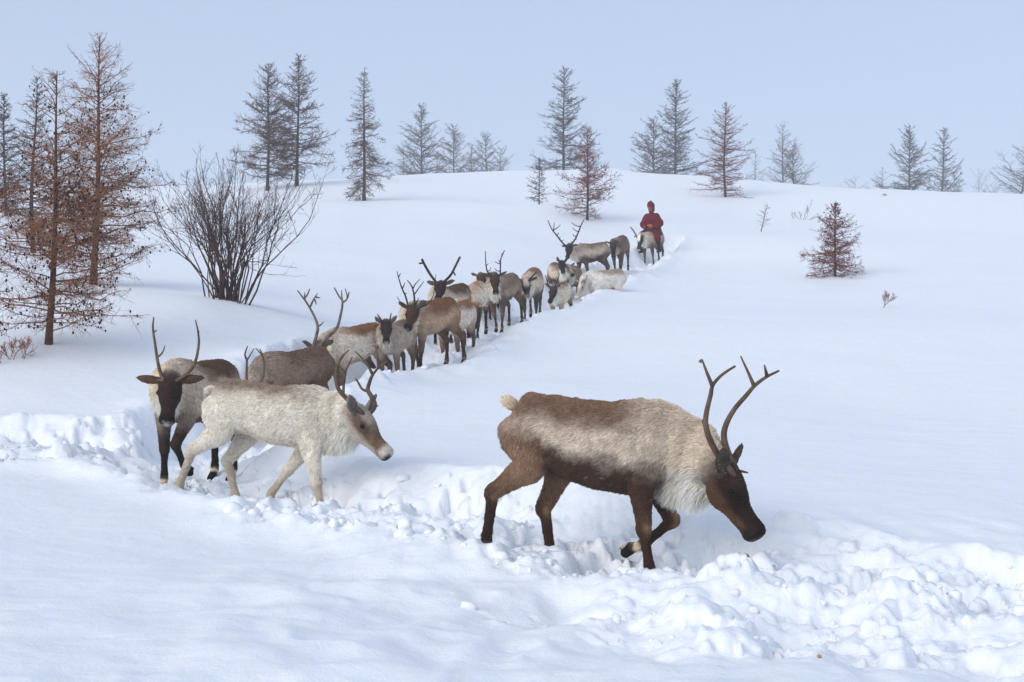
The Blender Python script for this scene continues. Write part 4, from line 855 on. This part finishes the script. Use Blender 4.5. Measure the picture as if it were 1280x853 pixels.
def larch(name, px, base_py, D, top_py, label, seed, width=.36, lean=0.0, density=1.0, cones=0, mats=(None, None, None), rt=.006, droop=.25, bare_top=.0, trunk_k=1.0, low=.05, shape=.75, group=None, sub=True, fork=False, onesided=0.0, up=.15, cone_r=.016, air=0.0):
    rg = np.random.default_rng(seed)
    x, y = at(px, 0, D)[:2]; z = snow_at(x, y) - .03
    topz = at(px, top_py, D)[2]; H = topz - z
    root = empty(name, (x, y, z))
    n = 14; bend = rg.normal(0, .012 * H, (3, 2)); tp = []
    for i in range(n + 1):
        h = i / n; o = bend[0] * math.sin(2.4 * h) + bend[1] * math.sin(5 * h) * .5
        tp.append((np.array([o[0] + lean * H * h, o[1], h * H]), max(.010 * H * .9 * trunk_k * (1 - h) ** .9 * 1.45 + .004, .006)))
    tp[0] = (tp[0][0] + [0, 0, -.15], tp[0][1] * 1.35)
    TP = np.array([q[0] for q in tp]); 
    def trunk_at(h): f = h * n; i = min(int(f), n - 1); return TP[i] * (1 - (f - i)) + TP[i + 1] * (f - i)
    link('trunk', tube([tp], 8), root, mats[0] or MAT_BARK)
    W = Wood(); cpts = []
    S = max(1.0, D / 68.0); nb = int(density * (34 + 20 * H / S)); Lmax = width * H
    for b in range(nb):
        h = low + (1 - low) * ((b + rg.uniform(0, 1)) / nb) ** .95
        if h > .985: continue
        prof = (1 - h) ** shape * (1 - .45 * math.exp(-((h - low) / .07) ** 2)) + .03
        az = b * 2.399 + rg.normal(0, .8)
        if air and float(vnoise(np.array([h * 8.0 + seed]), np.array([math.cos(az) * 1.5 + 9]), np.array([math.sin(az) * 1.5]), seed)[0]) < -.22 - .1 * (1 - air): continue
        L = Lmax * prof * (rg.uniform(.35, .8) if rg.random() < .4 else rg.uniform(.75, 1.25))
        if onesided: L *= 1 - onesided * .6 * (math.cos(az) < 0) * (rg.random() < .75)
        L = max(L, .06 * S)
        el = (.55 * h + up - droop * (1 - h)) + rg.normal(0, .20)
        d = np.array([math.cos(az) * math.cos(el), math.sin(az) * math.cos(el), math.sin(el)])
        p = trunk_at(h); ns = max(3, int(L / .16)) if D < 30 else 5
        r0 = max(rt * 1.0, .0085 * L + rt * .6)
        pts = [p]
        for i in range(ns):
            k = i / ns
            dd = d + np.array([0, 0, -.28 * droop * math.sin(k * 3.14) + .42 * k * k]) + rg.normal(0, .16, 3); dd /= np.linalg.norm(dd)
            q = pts[-1] + dd * (L / ns); ra = r0 * (1 - .85 * k) + rt * .25; rb = r0 * (1 - .85 * (k + 1 / ns)) + rt * .25
            W.seg(pts[-1], q, ra, max(rb, rt * .3)); pts.append(q)
        sidev = np.cross(d, [0, 0, 1]); sidev /= np.linalg.norm(sidev) + 1e-9
        nt = int(max(5, L / ((.034 if D < 30 else .058 if D < 68 else .066) * S) * (1 - air * .6 * sstep(.45, .85, h))) * (1 if sub else .7))
        for j in range(nt):
            k = rg.uniform(.12, 1.0); f = k * ns; i = min(int(f), ns - 1); o = pts[i] * (1 - (f - i)) + pts[i + 1] * (f - i)
            sg = 1 if rg.random() < .5 else -1; l = L * (.46 if D < 68 else .36) * (1 - .62 * k) * rg.uniform(.45, 1.1) + .03 * S
            td = sidev * sg * rg.uniform(.6, 1.1) + d * rg.uniform(.1, 1.0) + np.array([0, 0, rg.normal(-.05, .5 if D < 68 else .3)]); td /= np.linalg.norm(td)
            m = o + td * l * .55 + rg.normal(0, .02, 3); e = m + (td + [0, 0, .18]) * l * .5
            W.seg(o, m, rt * .62, rt * .48); W.seg(m, e, rt * .48, rt * .25)
            if sub:
                for _ in range(1 if D > 130 else 2 if l < .14 * S or D > 64 else 4):
                    v = rg.uniform(.2, 1.0); o2 = o * (1 - v) + e * v; t2 = td + rg.normal(0, .75, 3); t2 /= np.linalg.norm(t2); e2 = o2 + t2 * l * rg.uniform(.2, .5)
                    W.seg(o2, e2, rt * .42, rt * .22)
                    if cones and rg.random() < cones * .35 and h < .93 - bare_top: cpts.append(o2 + (e2 - o2) * rg.uniform(.2, .9) + [0, 0, .012])
            if cones and rg.random() < cones and h < .93 - bare_top: cpts.append(e if rg.random() < .5 else m)
    link('crown', W.mesh(), root, mats[1] or MAT_TWIG)
    if cpts:
        c = link('cones', cone_mesh(cpts, cone_r if D < 30 else cone_r * 1.5, rg), root, mats[2] or MAT_CONE); c['kind'] = 'stuff'
    tag(root, label, 'tree', group)
    return root
NEAR = (MAT_BARK_RED, MAT_TWIG, MAT_CONE)
MIDM = (MAT_BARK, MAT_TWIG_FAR, MAT_CONE)
REDM = (MAT_BARK, MAT_TWIG_RED, MAT_CONE_RED)
DKM = (MAT_BARK, MAT_TWIG_DARK, MAT_CONE)
larch('larch_tree', 60, 436, 18.0, 88, 'bare orange brown larch full of cones at the left, trunk base lowest in the picture', 11, air=.9, width=.36, density=1.5, cones=.20, mats=NEAR, rt=.0044, droop=.20, low=.06, lean=.035, shape=.62, bare_top=.05, trunk_k=.95)
larch('larch_tree', 116, 357, 25.0, 45, 'tallest bare larch with cones, just behind the nearest larch', 12, air=.95, width=.31, density=1.55, cones=.18, mats=NEAR, rt=.0053, droop=.18, low=.03, lean=.03, shape=.5, bare_top=.2, trunk_k=1.05)
larch('larch_tree', -42, 440, 17.0, 120, 'bare larch at the left border with only its branches in the picture', 13, air=.8, width=.30, density=1.0, cones=.16, mats=NEAR, rt=.0055, droop=.2, low=.1, shape=.55)
larch('larch_tree', 42, 330, 34.0, 95, 'slim hazy larch rising between the two large cone bearing larches', 14, width=.24, density=.8, cones=.03, mats=MIDM, rt=.009, shape=.6, low=.1)
larch('larch_tree', 8, 300, 52.0, 116, 'grey hazy larch at the far left border', 15, width=.25, mats=MIDM, rt=.013, shape=.6)
larch('larch_tree', 334, 237, 66.0, 78, 'bushy larch left of its taller twin behind the willow bush', 16, air=.4, width=.31, density=1.2, mats=(MAT_BARK, MAT_TWIG_BROWN, MAT_CONE), rt=.015, droop=.22, shape=.55, lean=.02, low=.08, cones=.02)
larch('larch_tree', 371, 232, 67.0, 68, 'tall larch right of its twin behind the willow bush', 17, air=.5, width=.30, density=1.1, mats=(MAT_BARK, MAT_TWIG_BROWN, MAT_CONE), rt=.015, droop=.28, shape=.6, low=.08)
larch('larch_tree', 455, 252, 60.0, 84, 'ragged brown larch with drooping lower branches on the snowy slope', 18, air=.6, width=.21, density=1.3, mats=(MAT_BARK, MAT_TWIG_BROWN, MAT_CONE), rt=.010, droop=.75, shape=.62, low=.03, bare_top=.35, cones=.05, lean=.01)
hz = [(500, 222, 230, 178, .30), (528, 217, 140, 130, .34), (565, 215, 160, 154, .34), (589, 216, 190, 180, .33), (610, 215, 170, 167, .36), (629, 215, 200, 184, .34), (548, 216, 230, 190, .34)]
names = ['faint larch close to the ragged brown larch on the ridge', 'tallest larch of the row on the ridge left of the middle', 'second tallest larch of the row on the ridge', 'small faint larch between two ridge larches', 'rounded brownish larch near the end of the ridge row', 'small larch at the end of the ridge row', 'faint low larch filling the ridge row']
for k, (px, by, D, ty, w) in enumerate(hz):
    larch('larch_tree', px, by, D, ty, names[k], 30 + k, width=w, density=.85, mats=MIDM, rt=.027, droop=.2, shape=.6, low=.08, sub=D < 180, group='larches on the ridge')
larch('larch_tree', 706, 209, 105.0, 84, 'tall dark larch with sparse lower branches on the ridge mound', 41, width=.27, density=1.0, mats=DKM, rt=.021, droop=.25, shape=.55, low=.08, onesided=.5, lean=.01)
larch('larch_tree', 734, 277, 55.0, 158, 'red tinged larch with wide lower branches above the herd', 42, width=.38, density=1.05, cones=.07, mats=REDM, rt=.0085, droop=.2, shape=.6, low=.04, up=.2)
larch('larch_tree', 674, 256, 62.0, 198, 'thin bare sapling left of the red tinged larch', 43, width=.34, density=.8, mats=MIDM, rt=.010, shape=.6, low=.08)
larch('larch_tree', 668, 214, 190.0, 195, 'tiny faint sapling on the ridge below the tall dark larch', 44, width=.35, density=.6, mats=MIDM, rt=.02, sub=False)
larch('larch_tree', 818, 218, 125.0, 148, 'shorter larch leaning on its tall partner behind the rider', 45, width=.36, density=.9, mats=DKM, rt=.023, droop=.25, shape=.6, low=.08, onesided=-.2)
larch('larch_tree', 846, 219, 120.0, 98, 'tall dense dark larch behind the rider', 46, width=.25, density=1.2, mats=DKM, rt=.023, droop=.25, shape=.6, low=.06)
larch('larch_tree', 907, 246, 70.0, 128, 'conical red brown larch standing right of the rider on the slope', 47, width=.41, density=1.1, cones=.03, mats=(MAT_BARK, MAT_TWIG_RED, MAT_CONE), rt=.0105, droop=.25, shape=.68, low=.03)
larch('larch_tree', 945, 228, 220.0, 188, 'faint short larch behind the conical red brown one', 48, width=.34, density=.6, mats=MIDM, rt=.024, sub=False)
larch('larch_tree', 978, 228, 190.0, 153, 'slim hazy larch of the close pair right of the red brown larch', 49, width=.22, density=.75, mats=MIDM, rt=.022, shape=.5)
larch('larch_tree', 991, 230, 140.0, 180, 'squat darker larch of the close pair right of the red brown larch', 50, width=.36, density=1.0, mats=MIDM, rt=.019, shape=.5)
hz2 = [(1072, 236, 400, 220, .4, 'faintest speck of a tree on the right ridge'), (1105, 238, 270, 208, .34, 'small faint larch left of the dark right hand pair'), (1138, 240, 140, 156, .34, 'broad dark larch of the right hand pair on the ridge'), (1178, 241, 155, 158, .26, 'slim larch of the right hand pair on the ridge'),
       (1192, 241, 200, 216, .38, 'low bushy tree at the foot of the slim right hand larch'), (1228, 243, 400, 214, .42, 'blurred small tree near the right border'), (1243, 244, 350, 228, .45, 'low blurred tree beside the leaning larch'), (1285, 246, 190, 206, .34, 'tree cut by the right border')]
for k, (px, by, D, ty, w, lb) in enumerate(hz2):
    larch('larch_tree', px, by, D, ty, lb, 60 + k, width=w, density=.85 if D < 220 else .45, mats=DKM if D < 250 else MIDM, rt=.032 if D < 220 else .05, droop=.22, shape=.62, low=.06, sub=D < 220, group='larches on the right ridge')
larch('larch_tree', 1254, 245, 150.0, 186, 'bare leaning larch at the right border', 70, width=.30, density=.5, mats=DKM, rt=.02, lean=.20, shape=.35, low=.25, onesided=-.5)
larch('young_larch', 1044, 347, 39.0, 254, 'young dark red larch alone on the open slope', 71, width=.52, density=1.8, cones=.10, mats=REDM, rt=.0075, droop=.28, shape=.75, low=.03, up=.12, cone_r=.014, trunk_k=1.3)
larch('larch_sapling', 951, 291, 52.0, 256, 'thin bare leaning sapling on the slope right of the rider', 72, width=.34, density=.42, mats=DKM, rt=.007, lean=.25, shape=.4, low=.2, sub=False)

def bush(name, px, base_py, D, top_py, label, seed, stems=34, spread=.55, rt=.005, mat=None, cat='shrub', levels=3, r0=.017):
    rg = np.random.default_rng(seed); x, y = at(px, 0, D)[:2]; z = snow_at(x, y) - .04; H = at(px, top_py, D)[2] - z
    root = empty(name, (x, y, z))
    def grow(W, p, d, L, r, lev):
        ns = 7 if lev == 0 else 4; q = p
        for i in range(ns):
            k = i / ns; dd = d + rg.normal(0, .17, 3) + np.array([0, 0, .04 if lev == 0 else .08]); dd /= np.linalg.norm(dd); d = dd
            e = q + d * L / ns; W.seg(q, e, max(r * (1 - .8 * k), rt * .5), max(r * (1 - .8 * (k + 1 / ns)), rt * .42))
            q = e
            if lev < levels - 1 and k > .15:
                for _ in range(2 if rg.random() < .55 else 1):
                    a = d + rg.normal(0, .42, 3); a[2] += .12; a /= np.linalg.norm(a); grow(W, q, a, L * (1 - k) * rg.uniform(.3, .6) + .05, max(r * (1 - .8 * k) * .55, rt * .6), lev + 1)
    for s in range(stems):
        W = Wood(); a = rg.uniform(0, 6.283); o = rg.uniform(.02, .16 * H) if stems > 5 else .02
        tilt = spread * rg.uniform(.1, 1.0) ** .8; d = np.array([math.cos(a) * math.sin(tilt), math.sin(a) * math.sin(tilt), math.cos(tilt)])
        p = np.array([math.cos(a) * o, math.sin(a) * o * .6, -.05]); grow(W, p, d, H * rg.uniform(.62, 1.05), r0 * rg.uniform(.7, 1.15), 0)
        link('stem', W.mesh(4 if D < 30 else 3), root, mat or MAT_WILLOW)
    tag(root, label, cat); return root
bush('willow_bush', 284, 382, 22.0, 188, 'bare dark willow bush with many fanning stems', 81, 64, .41, .0036, None, 'shrub', 3, .013)
bush('twig_tuft', 1002, 266, 60.0, 250, 'low tuft of dark twigs on the slope above the young larch', 82, 6, 1.1, .010, MAT_TWIG_DARK, 'twigs', 2, .012)
bush('twig_tuft', 1107, 251, 70.0, 241, 'tiny tuft of twigs just under the right ridge', 83, 4, .9, .012, MAT_TWIG_DARK, 'twigs', 2, .014)
bush('twig_tuft', 1102, 386, 30.0, 362, 'single small twig poking from the open snow below the young larch', 84, 2, .35, .007, MAT_TWIG_RED, 'twigs', 3, .008)
bush('twig_tuft', 20, 442, 17.2, 418, 'scrubby twigs in the snow at the foot of the lowest larch', 85, 6, 1.25, .005, MAT_TWIG, 'twigs', 3, .007)
def crumb(px, py, D, r, label, col, seed):
    rg = np.random.default_rng(seed); x, y = at(px, py, D)[:2]; v = IV * np.array([1, .7, .5]) * (1 + .3 * fbm(IV[:, 0] * 2 + seed, IV[:, 1] * 2, IV[:, 2] * 2, 2, seed))[:, None] * r
    o = link('bark_crumb', mesh_np('bark_crumb', v, IF), None, principled('crumb', col, .9, .1)[0]); o.location = (x, y, snow_at(x, y) + r * .45); o.rotation_euler = (rg.uniform(-.6, .6), rg.uniform(-.6, .6), rg.uniform(0, 6))
    tag(o, label, 'debris')
crumb(932, 748, 7.35, .028, 'small brown scrap lying in the trampled snow below the leading reindeer', (.13, .10, .06), 1)
crumb(1024, 832, 5.65, .014, 'tiny tan crumb on the snow near the bottom border', (.42, .32, .2), 2)
crumb(1026, 790, 6.2, .014, 'pale tan crumb above the tiny one near the bottom border', (.5, .43, .33), 3)

# ------------------------------------------------------------------ haze
def haze():
    lo, hi = np.array([-460., -460., float(GZ.min()) - 1.0]), np.array([460., 460., 40.0])
    v = [(x, y, z) for x in (lo[0], hi[0]) for y in (lo[1], hi[1]) for z in (lo[2], hi[2])]
    f = [(0, 1, 3, 2), (4, 6, 7, 5), (0, 4, 5, 1), (2, 3, 7, 6), (0, 2, 6, 4), (1, 5, 7, 3)]
    me = bpy.data.meshes.new('haze'); me.from_pydata(v, [], f); me.update()
    m = bpy.data.materials.new('haze'); m.use_nodes = True; nt = m.node_tree; nt.nodes.clear()
    o = nt.nodes.new('ShaderNodeOutputMaterial'); pv = nt.nodes.new('ShaderNodeVolumePrincipled')
    pv.inputs['Color'].default_value = (.94, .96, 1.0, 1); pv.inputs['Density'].default_value = HAZE_DENSITY; pv.inputs['Anisotropy'].default_value = .1
    nt.links.new(pv.outputs[0], o.inputs['Volume'])
    h = link('haze', me, None, m); tag(h, 'thin pale winter haze over the whole slope', 'haze', kind='stuff')
HAZE_DENSITY = .0017
haze()
